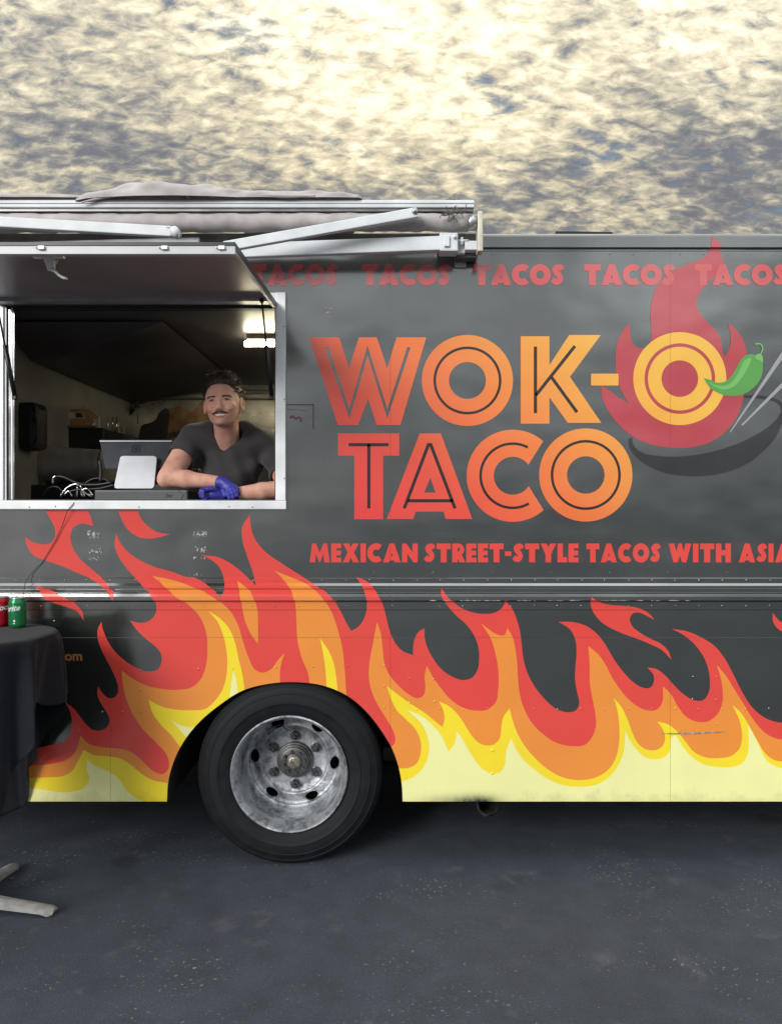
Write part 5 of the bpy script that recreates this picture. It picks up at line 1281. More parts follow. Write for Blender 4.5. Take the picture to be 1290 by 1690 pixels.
class SDF:
    def __init__(self, lo, hi, h):
        self.lo = np.array(lo, float); self.h = h; self.n = np.ceil((np.array(hi)-self.lo)/h).astype(int)+1
        self.F = np.full(tuple(self.n), 1.0, np.float32)
    def _box(self, lo, hi, pad):
        a = np.clip(np.floor((np.array(lo)-pad-self.lo)/self.h).astype(int), 0, self.n); b = np.clip(np.ceil((np.array(hi)+pad-self.lo)/self.h).astype(int)+1, 0, self.n)
        if np.any(b <= a): return None
        sl = tuple(slice(a[i], b[i]) for i in range(3))
        g = np.meshgrid(*[(np.arange(a[i], b[i])*self.h+self.lo[i]).astype(np.float32) for i in range(3)], indexing='ij', sparse=True)
        return sl, g
    def _mix(self, sl, d, k_, op):
        F = self.F[sl]
        if op == 'sub':
            h_ = np.clip(.5-.5*(F+d)/k_, 0, 1); self.F[sl] = F*(1-h_) + (-d)*h_ + k_*h_*(1-h_)
        else:
            h_ = np.clip(.5+.5*(F-d)/k_, 0, 1); self.F[sl] = F*(1-h_) + d*h_ - k_*h_*(1-h_)
    def cap(self, a, b, ra, rb=None, k=.01, op='add'):
        rb = ra if rb is None else rb; a = np.array(a, float); b = np.array(b, float); r_ = max(ra, rb)
        q = self._box(np.minimum(a, b)-r_, np.maximum(a, b)+r_, k+4*self.h)
        if q is None: return
        sl, g = q; ab = b-a; L2 = float(ab@ab)+1e-12
        t_ = np.clip(sum((g[i]-a[i])*ab[i] for i in range(3))/L2, 0, 1)
        d = np.sqrt(sum((g[i]-a[i]-t_*ab[i])**2 for i in range(3))) - (ra+(rb-ra)*t_)
        self._mix(sl, d.astype(np.float32), k, op)
    def ell(self, c, r_, rot=None, k=.01, op='add'):
        c = np.array(c, float); r_ = np.array(r_, float); m_ = r_.max()
        q = self._box(c-m_, c+m_, k+4*self.h)
        if q is None: return
        sl, g = q; p = [g[i]-c[i] for i in range(3)]
        if rot is not None:
            Rm = np.array(rot.to_3x3().transposed())
            p = [sum(Rm[i][j]*p[j] for j in range(3)) for i in range(3)]
        k0 = np.sqrt(sum((p[i]/r_[i])**2 for i in range(3))); k1 = np.sqrt(sum((p[i]/r_[i]**2)**2 for i in range(3)))
        d = k0*(k0-1)/np.maximum(k1, 1e-6)
        self._mix(sl, d.astype(np.float32), k, op)
    def disp(self, fn):
        q = self._box(self.lo, self.lo+(self.n-1)*self.h, 0); sl, g = q
        near = np.abs(self.F) < .03
        self.F = np.where(near, self.F + fn(*g).astype(np.float32), self.F)
    def mesh(self, name, m_, parent=None, origin=(0, 0, 0), smooth_it=2):
        V, Q = surface_nets(self.F, self.lo, self.h); V = V - np.array(origin)
        me_ = bpy.data.meshes.new(name); me_.from_pydata(V.tolist(), [], Q.tolist()); me_.materials.append(m_)
        bm = bmesh.new(); bm.from_mesh(me_)
        for _ in range(smooth_it): bmesh.ops.smooth_vert(bm, verts=bm.verts[:], factor=.5, use_axis_x=True, use_axis_y=True, use_axis_z=True)
        bmesh.ops.recalc_face_normals(bm, faces=bm.faces[:]); bm.to_mesh(me_); bm.free()
        me_.polygons.foreach_set('use_smooth', [True]*len(me_.polygons)); me_.update()
        o_ = bpy.data.objects.new(name, me_); return link(o_, parent)

HC0 = P(368.4, 665.5, .09)
def skin_material():
    m = bpy.data.materials.new('skin'); m.use_nodes = True; t_ = m.node_tree; b = t_.nodes['Principled BSDF']
    tcn = N(t_, 'ShaderNodeTexCoord')
    n = N(t_, 'ShaderNodeTexNoise'); n.inputs['Scale'].default_value = 22; n.inputs['Detail'].default_value = 5; L(t_, tcn.outputs['Object'], n.inputs['Vector'])
    L(t_, ramp(t_, n.outputs[0], [(.3, (.56, .275, .20)), (.5, (.66, .355, .27)), (.7, (.72, .42, .33))]), b.inputs['Base Color'])
    src = b.inputs['Base Color'].links[0].from_socket
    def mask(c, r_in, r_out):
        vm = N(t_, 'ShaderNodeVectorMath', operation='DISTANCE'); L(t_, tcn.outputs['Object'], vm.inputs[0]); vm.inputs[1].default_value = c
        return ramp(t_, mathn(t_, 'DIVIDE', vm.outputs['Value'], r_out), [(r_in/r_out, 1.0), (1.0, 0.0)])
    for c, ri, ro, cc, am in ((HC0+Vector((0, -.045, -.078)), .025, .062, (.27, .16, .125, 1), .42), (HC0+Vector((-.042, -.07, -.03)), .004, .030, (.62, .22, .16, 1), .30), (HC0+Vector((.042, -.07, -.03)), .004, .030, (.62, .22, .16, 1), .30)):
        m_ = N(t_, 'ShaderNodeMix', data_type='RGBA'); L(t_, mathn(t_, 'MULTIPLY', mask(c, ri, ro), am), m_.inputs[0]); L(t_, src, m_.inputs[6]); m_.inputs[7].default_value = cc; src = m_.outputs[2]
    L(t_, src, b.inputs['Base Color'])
    b.inputs['Roughness'].default_value = .62; b.inputs['IOR'].default_value = 1.38
    b.inputs['Subsurface Weight'].default_value = .12; b.inputs['Subsurface Radius'].default_value = (.012, .005, .003); b.inputs['Subsurface Scale'].default_value = .5
    n2 = N(t_, 'ShaderNodeTexNoise'); n2.inputs['Scale'].default_value = 260; L(t_, tcn.outputs['Object'], n2.inputs['Vector'])
    bp = N(t_, 'ShaderNodeBump'); bp.inputs['Strength'].default_value = .12; bp.inputs['Distance'].default_value = .001; L(t_, n2.outputs[0], bp.inputs['Height']); L(t_, bp.outputs[0], b.inputs['Normal'])
    return m
M_SKIN = skin_material()
M_SHIRT = mat('charcoal_tshirt', (.048, .045, .050), .9, var=.14, vscale=9, bump=.3, bscale=26, sheen=.2)
M_GLOVE = mat('violet_nitrile', (.038, .038, .33), .5, var=.15, vscale=30, bump=.2, bscale=70)
M_HAIR = mat('dark_brown_hair', (.060, .040, .027), .55, var=.4, vscale=60, bump=.5, bscale=120, c2=(.022, .015, .011))
M_BACKLIT = mat('backlit_hair', (.22, .16, .10), .5, var=.3, vscale=60)  # backlight on the hair, put into the colour of these locks
M_LASH = mat('brow_hair', (.065, .034, .024), .7, var=.3)
M_MOUST = mat('moustache_hair', (.15, .078, .055), .7, var=.3, vscale=120)
M_LIP = mat('lips', (.36, .13, .105), .45, var=.1); M_TEETH = mat('teeth', (.70, .66, .59), .3, var=.03); M_MOUTH = mat('mouth_inside', (.06, .015, .012), .6)
M_EYE = mat('eye_white', (.40, .36, .34), .3, var=.03); M_IRIS = mat('iris', (.035, .028, .025), .25)

HC = P(368.4, 665.5, .09)
HM = Matrix.Rotation(R(4.0), 4, 'Y').inverted() @ Matrix.Rotation(R(-2), 4, 'X')
HMn = HM.to_3x3()
def W(p): return HC + HMn @ Vector(p)
man = empty('person', Vector((P(392, 0, .3).x, .3, ZF)))
tag(man, 'smiling man with moustache and charcoal t-shirt leaning on violet-gloved hands in the serving window', 'person')
def rel(o_): o_.parent = man; o_.matrix_parent_inverse = Matrix.Translation(-man.location); return o_
sk = SDF((HC.x-.34, -.08, 1.50), (HC.x+.34, .42, 2.16), .0025)
def hell(c, r_, k=.01, op='add', rot=None):
    sk.ell(W(c), r_, HM if rot is None else HM @ rot, k, op)
def hcap(a, b, ra, rb=None, k=.01, op='add'): sk.cap(W(a), W(b), ra, rb, k, op)
hell((0, .020, .035), (.0745, .092, .078)); hell((0, -.010, .010), (.070, .072, .090), .02); hell((0, -.030, -.030), (.0640, .052, .074), .02)
hell((0, -.032, -.066), (.044, .044, .036), .02); hell((0, -.064, -.091), (.019, .018, .014), .016)
hcap((-.051, .000, -.048), (-.018, -.05, -.088), .014, .012, .018); hcap((.051, .000, -.048), (.018, -.05, -.088), .014, .012, .018)
for s_ in (-1, 1):
    hell((s_*.043, -.060, -.024), (.021, .019, .016), .012); hell((s_*.037, -.072, -.038), (.015, .014, .013), .010)
    hcap((s_*.012, -.079, .019), (s_*.046, -.068, .018), .009, .008, .010)
    hell((s_*.032, -.092, .002), (.017, .018, .0115), .008, 'sub')
    hcap((s_*.019, -.0695, .0035), (s_*.045, -.066, .003), .0075, .006, .006)      # lids of the narrowed eyes
    hell((s_*.080, .010, -.010), (.010, .019, .031), .008, rot=Matrix.Rotation(R(-18*s_), 4, 'Z')); hell((s_*.087, .002, -.006), (.006, .010, .018), .006, 'sub', rot=Matrix.Rotation(R(-18*s_), 4, 'Z'))
    hell((s_*.081, .004, -.034), (.006, .009, .009), .006)
hcap((0, -.076, .014), (0, -.103, -.033), .0070, .0105, .008); hell((0, -.101, -.038), (.0115, .010, .009), .006)
for s_ in (-1, 1): hell((s_*.0125, -.091, -.041), (.0085, .009, .0075), .005)
for s_ in (-1, 1): hell((s_*.0075, -.098, -.0475), (.0038, .006, .0030), .002, 'sub')
hell((0, -.070, -.060), (.034, .018, .024), .014)
for s_ in (-1, 1): hcap((s_*.019, -.094, -.040), (s_*.041, -.084, -.064), .0030, .0030, .005, 'sub')
# the open smile
for x_, z_, rx, rz in ((0, -.0668, .018, .0072), (-.017, -.0635, .013, .0062), (.017, -.0635, .013, .0062), (-.029, -.0590, .007, .0040), (.029, -.0590, .007, .0040)):
    hell((x_, -.089, z_), (rx, .014, rz), .003, 'sub')
NB = P(376, 737, .225)
sk.cap(W((0, .028, -.050)), NB, .054, .056, .02); sk.ell(P(376, 756, .262), (.10, .05, .05), None, .03)
for s_ in (-1, 1): sk.cap(W((s_*.030, -.005, -.070)), NB+Vector((s_*.012, -.045, .000)), .012, .010, .014)
# arms
SH_R, EL_R, WR_R = P(320, 722, .24), P(277, 789, .085), P(368, 796, .060)
SH_L, EL_L, WR_L = P(446, 736, .25), P(476, 806, .13), P(366, 818, .055)
sk.cap(SH_R, EL_R+Vector((.006, .01, .01)), .056, .047, .02); sk.cap(EL_R, EL_R.lerp(WR_R, .35)+Vector((0, 0, .003)), .040, .039, .015); sk.cap(EL_R.lerp(WR_R, .35), WR_R, .038, .024, .012)
sk.ell(EL_R+Vector((-.010, -.004, -.012)), (.030, .030, .028), None, .02)
sk.cap(SH_L, EL_L, .054, .044, .02); sk.cap(EL_L, EL_L.lerp(WR_L, .4), .042, .038, .012); sk.cap(EL_L.lerp(WR_L, .4), WR_L, .038, .025, .012)
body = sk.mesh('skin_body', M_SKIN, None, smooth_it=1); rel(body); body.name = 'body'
bvh = BVHTree.FromObject(body, bpy.context.evaluated_depsgraph_get())
def snap(p, off=.0006):
    """head-local x, z to the skin's front surface"""
    o_ = W((p[0], -.16, p[1])); d = (HMn @ Vector((0, 1, 0))).normalized()
    loc, nr, i_, ds = bvh.ray_cast(o_, d)
    if loc is None: loc = W((p[0], -.08, p[1])); nr = -d
    return loc + nr*off
def hairs(name, line, w, n_, ln, m_, seed, r_=.0007, droop=0.0, parent=body):
    """short hairs laid along a line of the face"""
    rr_ = random.Random(seed); mb_ = MB(); q = catmull(line, .002)
    for i in range(n_):
        p = q[rr_.randrange(len(q))]; fx = (p[0]-line[0][0])/((line[-1][0]-line[0][0]) or 1)
        a = (p[0]+rr_.uniform(-.001, .001), p[1]+rr_.uniform(-w, w)); s_ = -1 if p[0] < 0 else 1
        b = (a[0]+s_*ln*rr_.uniform(.4, 1), a[1]-ln*droop*rr_.uniform(.5, 1.2)+rr_.uniform(-.0008, .0008))
        A, B = snap(a, .0004), snap(b, .0012); mb_.tube([A, A.lerp(B, .5)+Vector((0, -.0008, 0)), B], [r_, r_, r_*.4], 4, cap=False)
    o_ = mb_.build(name, m_); rel(o_); return o_
hairs('moustache', [(-.030, -.0580), (-.022, -.0545), (-.012, -.0525), (0, -.0520), (.012, -.0525), (.022, -.0545), (.030, -.0580)], .0034, 480, .0055, M_MOUST, 1, .0007, .35)
for s_ in (-1, 1):
    hairs('eyebrow', [(s_*.015, .0150), (s_*.026, .0170), (s_*.038, .0165), (s_*.048, .0120)], .0018, 200, .006, M_LASH, 4+s_, .0008, .0)
    mb = MB(); mb.tube([snap(p, .0003) for p in [(s_*x_, z_) for x_, z_ in ((.0195, -.0005), (.025, .0030), (.032, .0042), (.039, .0025), (.0455, -.0020))]], [.0010, .0020, .0024, .0022, .0014], 6); rel(mb.build('eyelashes', M_LASH))
    mb = MB(); mb.tube([snap((s_*x_, z_), .0001) for x_, z_ in ((.024, .0008), (.032, .0014), (.040, .0000))], [.0010, .0026, .0010], 8); rel(mb.build('eye', M_EYE))
    mb = MB(); mb.tube([snap((s_*x_, z_), .0002) for x_, z_ in ((.022, -.0040), (.032, -.0052), (.042, -.0042))], [.0004, .0009, .0005], 6); rel(mb.build('lower_lid', M_LIP))
    mb = MB(); c = snap((s_*.032, .0010), .0010); mb.lathe([(0, -.0030), (.0030, -.0020), (.0040, 0)], c, 10); rel(mb.build('iris', M_IRIS))
# teeth, lips
mb = MB(); tp_ = [W((x_, -.0785+abs(x_)*.25, z_)) for x_, z_ in ((-.027, -.0590), (-.014, -.0632), (0, -.0648), (.014, -.0632), (.027, -.0590))]
mb.tube(tp_, [.0026, .0050, .0058, .0050, .0026], 8); rel(mb.build('teeth', M_TEETH))
mb = MB(); mb.tube([snap((x_, z_), -.0006) for x_, z_ in ((-.034, -.0585), (-.021, -.0695), (-.010, -.0742), (0, -.0752), (.010, -.0742), (.021, -.0695), (.034, -.0585))], [.0008, .0020, .0026, .0028, .0026, .0020, .0008], 8); rel(mb.build('lips', M_LIP))
# hair: cap of hair, then locks combed up and across
hs = SDF((HC.x-.12, -.06, HC.z-.06), (HC.x+.12, .24, HC.z+.16), .0025)
def gell(c, r_, k=.01, op='add'): hs.ell(W(c), r_, HM, k, op)
def gcap(a, b, ra, rb=None, k=.01, op='add'): hs.cap(W(a), W(b), ra, rb, k, op)
gell((0, .026, .040), (.0850, .096, .080)); gcap((-.034, -.030, .084), (.036, -.036, .088), .022, .026, .03); gcap((-.01, -.045, .092), (.034, -.03, .090), .018, .022, .03)
gell((0, -.088, -.003), (.0615, .072, .081), .005, 'sub'); gcap((0, -.09, .066), (0, -.02, -.04), .055, .055, .006, 'sub') if False else None
for s_ in (-1, 1): gell((s_*.030, -.092, .030), (.034, .066, .047), .004, 'sub')
gcap((-.09, -.03, -.045), (.09, -.03, -.045), .045, .045, .006, 'sub'); gcap((-.1, .06, -.05), (.1, .06, -.05), .035, .035, .01, 'sub')
for s_ in (-1, 1): gcap((s_*.085, .008, -.03), (s_*.09, .012, .018), .018, .014, .004, 'sub')
hair = hs.mesh('hair', M_HAIR, None, smooth_it=1); rel(hair)
hb = BVHTree.FromObject(hair, bpy.context.evaluated_depsgraph_get())
rr = random.Random(9); mb = MB()
for i in range(2200):
    a = rr.uniform(0, 2*math.pi); e_ = rr.uniform(-.1, 1.5)
    d = Vector((math.cos(a)*math.cos(e_), math.sin(a)*math.cos(e_), math.sin(e_)))
    o_ = W((0, .02, .045)); loc, nr, i_, ds = hb.ray_cast(o_ + (HMn @ d)*.25, -(HMn @ d))
    if loc is None: continue
    lz = (HMn.inverted() @ (loc-HC))
    if lz.z < .0: continue
    top = max(0, min(1, (lz.z-.04)/.06))
    comb_ = Vector((.35 if lz.x > -.02 else -.25, -.55 if lz.y < 0 else .2, .5*top-.45*(1-top))) + Vector((rr.uniform(-.6, .6), rr.uniform(-.4, .4), rr.uniform(-.2, .6)))
    tdir = (HMn @ comb_); tdir = (tdir - nr*tdir.dot(nr)*.75).normalized(); ln = .006+.017*top*rr.uniform(.3, 1)
    p0 = loc - nr*.002; p1 = loc + nr*.0032*(1+top) + tdir*ln*.5; p2 = loc + nr*.0028*(1+2.4*top) + tdir*ln
    lit = 1 if (lz.x > .022 and lz.z > .045 and rr.random() < .42) or rr.random() < .03 else 0  # upper right locks mostly get the paler backlit colour
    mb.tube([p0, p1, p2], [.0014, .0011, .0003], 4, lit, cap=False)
for i in range(120):
    x_ = rr.uniform(-.055, .060); z_ = .070+.010*math.cos(x_*28)+rr.uniform(-.002, .006)
    p0 = W((x_, -.055+abs(x_)*.35, z_+.012)); ln = rr.uniform(.008, .020)
    p2 = snap((x_+ln*.7, z_-ln*rr.uniform(.1, .7)), .002); p1 = p0.lerp(p2, .5)+Vector((0, -.004, .002)); mb.tube([p0, p1, p2], [.0013, .0011, .0003], 4, 0, cap=False)
lk = mb.build('hair_locks', [M_HAIR, M_BACKLIT], None); rel(lk)
# t-shirt
ts = SDF((HC.x-.36, -.02, 1.46), (HC.x+.40, .50, 2.02), .003)
ts.cap(P(338, 724, .225), P(432, 732, .235), .070, .070, .03); ts.ell(P(384, 772, .27), (.140, .115, .13), None, .04); ts.ell(P(390, 850, .36), (.15, .10, .20), None, .04)
ts.cap(P(350, 712, .22), P(318, 728, .235), .050, .060, .03); ts.cap(P(405, 712, .22), P(448, 742, .25), .052, .060, .03)
m1 = SH_R.lerp(EL_R, .52); ts.cap(SH_R+Vector((.004, 0, .0)), m1, .066, .064, .02); m2 = SH_L.lerp(EL_L, .66); ts.cap(SH_L, m2, .062, .058, .02)
# open sleeve ends and neck
d1 = (EL_R-SH_R).normalized(); ts.cap(m1+d1*.052, m1+d1*.16, .078, .078, .004, 'sub'); d2 = (EL_L-SH_L).normalized(); ts.cap(m2+d2*.050, m2+d2*.14, .074, .074, .004, 'sub')
ts.cap(W((0, .028, -.050)), NB+Vector((0, .0, .020)), .060, .058, .006, 'sub')
ts.ell(P(375.5, 709, .13), (.066, .13, .070), None, .006, 'sub')
AX1, AX2, CHS = P(322, 768, .2), P(440, 770, .2), P(375, 745, .2)
def folds(X, Y, Z):
    a = .0035*np.sin((X-AX1.x)*34 + (Z-AX1.z)*58) * np.exp(-((X-AX1.x-.03)**2+(Z-AX1.z)**2)/.012)
    b = .0035*np.sin((X-AX2.x)*30 - (Z-AX2.z)*60) * np.exp(-((X-AX2.x)**2+(Z-AX2.z)**2)/.012)
    c = .0022*np.sin(X*75+Z*22) * np.exp(-((X-CHS.x)**2)/.02-((Z-CHS.z+.09)**2)/.02)
    d = .0016*np.sin(X*41 + Z*37 + Y*50)
    return 1.7*(a+b)+2.2*c+1.3*d
ts.disp(folds)
shirt = ts.mesh('t_shirt', M_SHIRT, None, smooth_it=1); rel(shirt)
# collar band
sb = BVHTree.FromObject(shirt, bpy.context.evaluated_depsgraph_get()); cpts = []; o_ = Vector(cam.location)
for i in range(41):
    a = R(176 + 188*i/40); hit = None
    for q in range(8, 60):
        px, py = 375+q*math.cos(a), 708-q*math.sin(a); dd = (P(px, py, .2)-o_).normalized()
        l1, n1, _i, s1 = sb.ray_cast(o_, dd); l2, n2, _i, s2 = bvh.ray_cast(o_, dd)
        if l1 is not None and (l2 is None or s1 < s2) and l1.y < .30: hit = l1 + n1*.0012; break
    if hit is not None and (not cpts or (hit-cpts[-1]).length < .03): cpts.append(hit)
if len(cpts) > 6:
    for _ in range(3): cpts = [cpts[0]] + [(cpts[i-1]+cpts[i]*2+cpts[i+1])/4 for i in range(1, len(cpts)-1)] + [cpts[-1]]
    mb = MB(); mb.tube(cpts, .0042, 8); o = mb.build('collar', M_SHIRT); rel(o)
# gloved hands: palm, four fingers and a thumb each
def hand(name, wrist, palm, fingers, thumb, cuff):
    g = SDF((min(wrist.x, palm.x)-.12, -.10, 1.50), (max(wrist.x, palm.x)+.12, .22, 1.74), .002)
    g.cap(cuff, wrist, .029, .026, .008); g.cap(wrist, palm, .024, .024, .012)
    g.ell(palm, (.031, .019, .026), None, .012)
    for pts in fingers:
        for i in range(len(pts)-1): g.cap(pts[i], pts[i+1], .0096-.0009*i, .0092-.0009*i, .0025)
    for i in range(len(thumb)-1): g.cap(thumb[i], thumb[i+1], .0125-.001*i, .0115-.001*i, .005)
    g.disp(lambda X, Y, Z: .0007*np.sin(X*160+Z*90)*np.sin(Y*130))
    o_ = g.mesh(name, M_GLOVE, None, smooth_it=1); rel(o_); return o_
def fng(px, py, y, segs): 
    q = [P(px, py, y)]
    for dx, dy, dz in segs: q.append(q[-1]+Vector((dx, dy, dz)))
    return q
# upper hand, back of the hand towards us, fingers closing down over the other forearm
hand('glove', P(370, 798, .058), P(378, 805, .045),
     [fng(376, 809, .030, ((.006, -.012, -.016), (.004, .000, -.018), (.0, .012, -.012))), fng(381, 808, .030, ((.008, -.012, -.016), (.005, .000, -.019), (.0, .012, -.012))),
      fng(385.5, 806, .034, ((.010, -.010, -.014), (.006, .000, -.018), (.0, .012, -.010))), fng(388, 803, .042, ((.010, -.006, -.012), (.005, .002, -.015), (.0, .010, -.008)))],
     [P(371, 804, .040), P(369, 811, .025), P(371, 818, .020)], P(363.5, 796.5, .060))
# lower hand, fist turned to the left in front
hand('glove', P(362, 818, .045), P(352, 815, .030),
     [fng(345, 809, .020, ((-.020, -.010, .004), (-.008, -.014, -.006), (.014, -.008, -.004))), fng(344, 813, .016, ((-.022, -.010, .002), (-.008, -.014, -.006), (.015, -.008, -.003))),
      fng(344, 817, .016, ((-.020, -.010, .000), (-.007, -.014, -.005), (.014, -.008, -.002))), fng(346, 821, .020, ((-.016, -.008, -.002), (-.006, -.012, -.004), (.012, -.007, -.002)))],
     [P(356, 810, .020), P(350, 806.5, .004), P(343, 807, -.004)], P(367, 818.5, .050))
# lower body, mostly hidden by the truck's side
mb = MB(); c = P(392, 0, .40); mb.lathe([(.12, 0), (.15, .06), (.155, .20), (.14, .35), (.13, .46)], (c.x, .42, ZF+.34), 20, 'z'); 
for s_ in (-1, 1): mb.tube([(c.x+s_*.09, .42, ZF+.42), (c.x+s_*.10, .40, ZF+.22), (c.x+s_*.10, .42, ZF+.02)], [.085, .065, .05], 12)
o = mb.build('trousers', M_BLACK); rel(o)

# ---------------------------------------------------------------- table with cloth and two cans
TC = Vector((-1.62, -.38, 0)); TT = 1.05
tb = empty('bar_table', TC); tag(tb, 'tall round bar table on a splayed silver foot at the left edge', 'table')
mb = MB(); mb.lathe([(0, TT-.025), (.318, TT-.025), (.32, TT-.02), (.32, TT-.004), (.318, TT-.001), (0, TT-.001)], (0, 0, 0), 64, 'z'); mb.build('table_top', M_BLACK, tb)
mb = MB(); mb.lathe([(.028, .06), (.028, TT-.03)], (0, 0, 0), 24, 'z'); mb.lathe([(.0, .05), (.06, .05), (.055, .10), (.028, .12)], (0, 0, 0), 24, 'z'); mb.build('post', M_BRUSH, tb)
M_FOOT = mat('cast_foot', (.50, .50, .49), .42, .5, var=.12, vscale=30, bump=.1)
def foot_mesh():
    mb_ = MB(); q = []
    for t_ in (0, .12, .3, .5, .7, .85, .94, 1.0):
        r_ = .03+.325*t_; zt_ = .078-.052*t_**1.1 if t_ < .9 else (.030 if t_ < .97 else .024); zb_ = .035-.024*t_ if t_ < .9 else (.007 if t_ < .97 else .012); w = .020+.010*t_ if t_ < .97 else .022
        q.append([(r_, -w, zb_), (r_, -w, zt_-.008), (r_, -w*.45, zt_), (r_, w*.45, zt_), (r_, w, zt_-.008), (r_, w, zb_)])
    vs_ = [p for s_ in q for p in s_]; fs_ = [(i*6+j, (i+1)*6+j, (i+1)*6+(j+1) % 6, i*6+(j+1) % 6) for i in range(len(q)-1) for j in range(6)] + [tuple(range(6)), tuple((len(q)-1)*6+j for j in reversed(range(6)))]
    mb_.add(vs_, fs_, 0, True); mb_.lathe([(0, .0), (.016, .0), (.016, .010), (0, .010)], (.33, 0, 0), 14, 'z'); return mb_
f0 = foot_mesh().build('foot', M_FOOT, tb, 30)
for i, a in enumerate((-3, 87, 177, 267)):
    o = f0 if i == 0 else f0.copy()
    if i: col.objects.link(o)
    o.rotation_euler = (0, 0, R(a))
# cloth
NT, NS = 240, 60; vs_, fs_ = [], []
rr = random.Random(12)
ph = [rr.uniform(0, 6.28) for _ in range(6)]
def drop(th):
    a = (math.degrees(th) - 18 + 180) % 360 - 180
    q = (1-math.cos(2*R(a)))/2
    return .235 + .60*(q**2.0 if a < 0 else q**.75) + .020*math.sin(3*th+1) + .022*math.sin(9*th) + .012*math.sin(17*th+2)
for i in range(NT):
    th = 2*math.pi*i/NT; D_ = drop(th)
    for j in range(NS+1):
        u_ = j/NS
        if j <= 8:
            r_ = .322*j/8; z = TT+.003 - (0 if j < 8 else .001)
        else:
            s_ = (j-8)/(NS-8); h = D_*s_
            def cr(v): return 1-2*abs(math.sin(v/2))**.8
            fo = .60*cr(7*th+ph[0]+.25*math.sin(2*th)) + .40*cr(13*th+ph[1]+.5*s_) + .16*math.sin(23*th+ph[2]+2*s_)
            amp = .002+.060*(1-math.exp(-h*5.5))
            r_ = .326 + .010*min(1, h/.03) + amp*fo + .030*h + .030*max(0, math.sin(th*4+ph[3]))*s_
            z = TT+.002 - h - .004*math.sin(12*th)*s_
            th2 = th + .10*math.sin(7*th+ph[4])*s_
            vs_.append((r_*math.cos(th2), r_*math.sin(th2), z)); continue
        vs_.append((r_*math.cos(th), r_*math.sin(th), z))
for i in range(NT):
    for j in range(NS):
        k2 = (i+1) % NT; fs_.append((i*(NS+1)+j, i*(NS+1)+j+1, k2*(NS+1)+j+1, k2*(NS+1)+j))
mb = MB(); mb.add(vs_, fs_, 0, True)
M_CLOTH = mat('black_cloth', (.0100, .0118, .0175), .9, ior=1.3, var=.15, vscale=30, bump=.15, bscale=300, sheen=.06)
cl_ = mb.build('tablecloth', M_CLOTH); cl_.location = TC
so = cl_.modifiers.new('thick', 'SOLIDIFY'); so.thickness = .0015; so.offset = -1
tag(cl_, 'black cloth hanging in folds over the tall round table', 'tablecloth')
# cans
def can(name, loc, m_, lab, text, tx, rot):
    root = empty(name, loc); tag(root, lab, 'can', 'drink cans on the bar table')
    mb_ = MB(); mb_.lathe([(0, .004), (.022, .004), (.026, .0), (.0275, .003), (.033, .012), (.0332, .014), (.0332, .100), (.0325, .104), (.0275, .1135), (.0268, .116)], (0, 0, 0), 48, 'z'); mb_.build('can_body', m_, root)
    mb_ = MB(); mb_.lathe([(.0268, .116), (.0278, .1175), (.0278, .121), (.0268, .122), (.0255, .1205), (.0245, .117), (0, .117)], (0, 0, 0), 48, 'z'); mb_.box((-.009, -.006, .1172), (.009, .012, .1185), 0, None, .0005); mb_.build('can_lid', M_BRUSH, root)
    me_ = font_mesh(text, .031, .0010, .35)
    bm_ = bmesh.new(); bm_.from_mesh(me_)
    bmesh.ops.triangulate(bm_, faces=bm_.faces[:]); bmesh.ops.subdivide_edges(bm_, edges=[e_ for e_ in bm_.edges if e_.calc_length() > .004], cuts=2)
    for q in bm_.verts:
        a = (q.co.x+tx)/.0332 - math.pi/2 + rot; zz = .064+q.co.y+ (q.co.x)*.12; q.co = Vector((.0337*math.cos(a), .0337*math.sin(a), zz))
    bm_.to_mesh(me_); bm_.free(); me_.materials.append(mat('can_white_print', (.72, .76, .74), .35))
    t2 = bpy.data.objects.new('can_lettering', me_); link(t2, root)
    return root
M_GREEN = mat('green_can', (.020, .23, .085), .28, .45, var=.12, vscale=25); M_REDC = mat('red_can', (.45, .006, .018), .28, .4, var=.12, vscale=25)
gl = P(29.5, 0, -.19); gcan = can('drink_can', Vector((gl.x, -.19, TT+.004)), M_GREEN, 'green drink can with white script on the black cloth, right of the red one', 'Sprite', -.062, .30)
rl = P(2.5, 0, -.155); can('drink_can', Vector((rl.x, -.155, TT+.004)), M_REDC, 'red drink can with white script, half out of frame beside the green one', 'Coca', -.030, .42)
mb = MB()
for a0, z0, z1 in ((-.12, .026, .034), (-.14, .018, .022)):
    w = .16; q = []
    for z in (z0, z1):
        for i in range(5): a = -math.pi/2+a0+w*(i/4-.5)*2*.6+.2; q.append((.0337*math.cos(a), .0337*math.sin(a), z))
    mb.add(q, [(i, i+1, 6+i, 5+i) for i in range(4)])
mb.build('can_mark', MATS['can_white_print'], gcan)

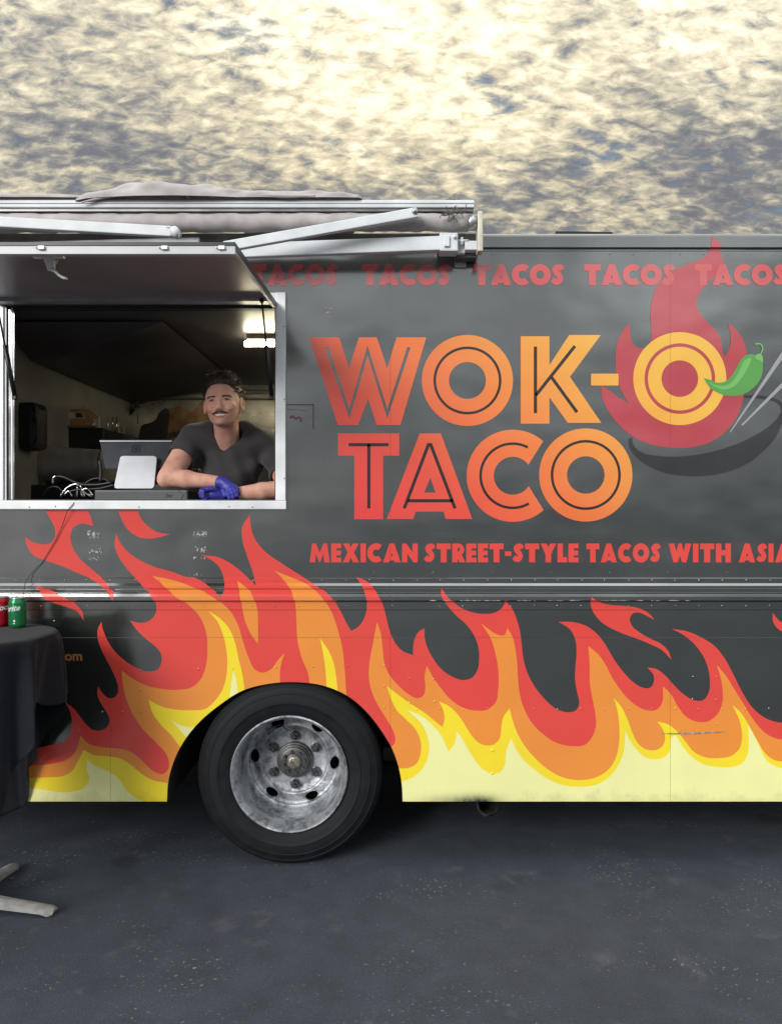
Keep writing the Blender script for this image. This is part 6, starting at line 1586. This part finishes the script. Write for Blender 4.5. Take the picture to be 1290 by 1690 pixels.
# ---------------------------------------------------------------- more galley clutter
def jar(px, pb, pt, y, r_, m, lid, lab, name='tub', cat='tub'):
    a = P(px, pb, y); h = P(px, pt, y).z-a.z; o_ = empty(name, a); tag(o_, lab, cat)
    mb_ = MB(); mb_.lathe([(0, 0), (r_*.92, 0), (r_, h*.1), (r_, h*.82), (0, h*.82)], (0, 0, 0), 18, 'z'); mb_.build('wall', m, o_)
    mb_ = MB(); mb_.lathe([(r_*1.05, h*.82), (r_*1.05, h), (0, h)], (0, 0, 0), 18, 'z'); mb_.build('lid', lid, o_)
M_TUBW = mat('white_plastic', (.42, .40, .36), .45); M_REDP = mat('red_plastic', (.35, .03, .02), .4); M_TEAL = mat('blue_plastic', (.03, .06, .16), .45)
jar(60, 702.5, 684, 1.02, .030, M_TUBW, M_TEAL, 'white tub with a blue lid at the left end of the steel shelf')
jar(82, 702.5, 676, 1.10, .034, M_PAPER, M_REDP, 'pale tub with a red lid between the blue-lidded tub and the open carton')
jar(173, 742, 716, 1.5, .035, M_GREYM, M_CHROME, 'steel pot with a bright lid just left of the till screen', 'pot', 'pot')
for i, (px, l_, lab) in enumerate(((178, 30, 'steel ladle hanging from the duct panel, leftmost of three utensils'), (186, 25, 'steel spatula hanging between the ladle and the whisk'), (193, 33, 'steel whisk hanging nearest the round pan'))):
    top = P(px, 688, 1.45); mb = MB(); b = top - Vector((0, 0, l_*.0034)); mb.tube([top, b], .004, 8)
    if i == 0: mb.lathe([(.0, -.03), (.018, -.026), (.030, -.006), (.032, 0), (.028, 0), (.0, -.02)], b, 16, 'z')
    elif i == 1: mb.box(b+Vector((-.028, -.002, -.06)), b+Vector((.028, .002, .0)), 0, None, .001)
    else:
        for q in range(5):
            a = R(36*q); mb.tube([b, b+Vector((.02*math.cos(a), .02*math.sin(a), -.03)), b+Vector((0, 0, -.075)), b+Vector((-.02*math.cos(a), -.02*math.sin(a), -.03)), b], .0012, 5)
    o = mb.build(('ladle', 'spatula', 'whisk')[i], M_CHROME); tag(o, lab, 'utensil')
o = fbox('wall_rail', 236, 641, 455, 643.5, 2.03, .02, M_GREYM, truck, .001)
o = fbox('paper_box', 402, 742, 436, 706, 1.45, .16, M_KRAFTD); tag(o, 'plain brown box on the rear counter behind the man\'s shoulder', 'box')
o = fbox('notice', 66, 660, 74, 672, 1.16, .002, M_TUBW); o.name = 'notice'; tag(o, 'small white notice on the blue-grey panel above the steel shelf', 'notice')
mb = MB()
for q in ((30, 762), (34, 775), (42, 806)): c = P(q[0], q[1], .60); mb.lathe([(0, -.012), (.008, -.010), (.010, 0)], c, 10)
o = mb.build('knobs', M_CHROME); o.parent = bpy.data.objects['hammered_drum']; o['kind'] = 'stuff'
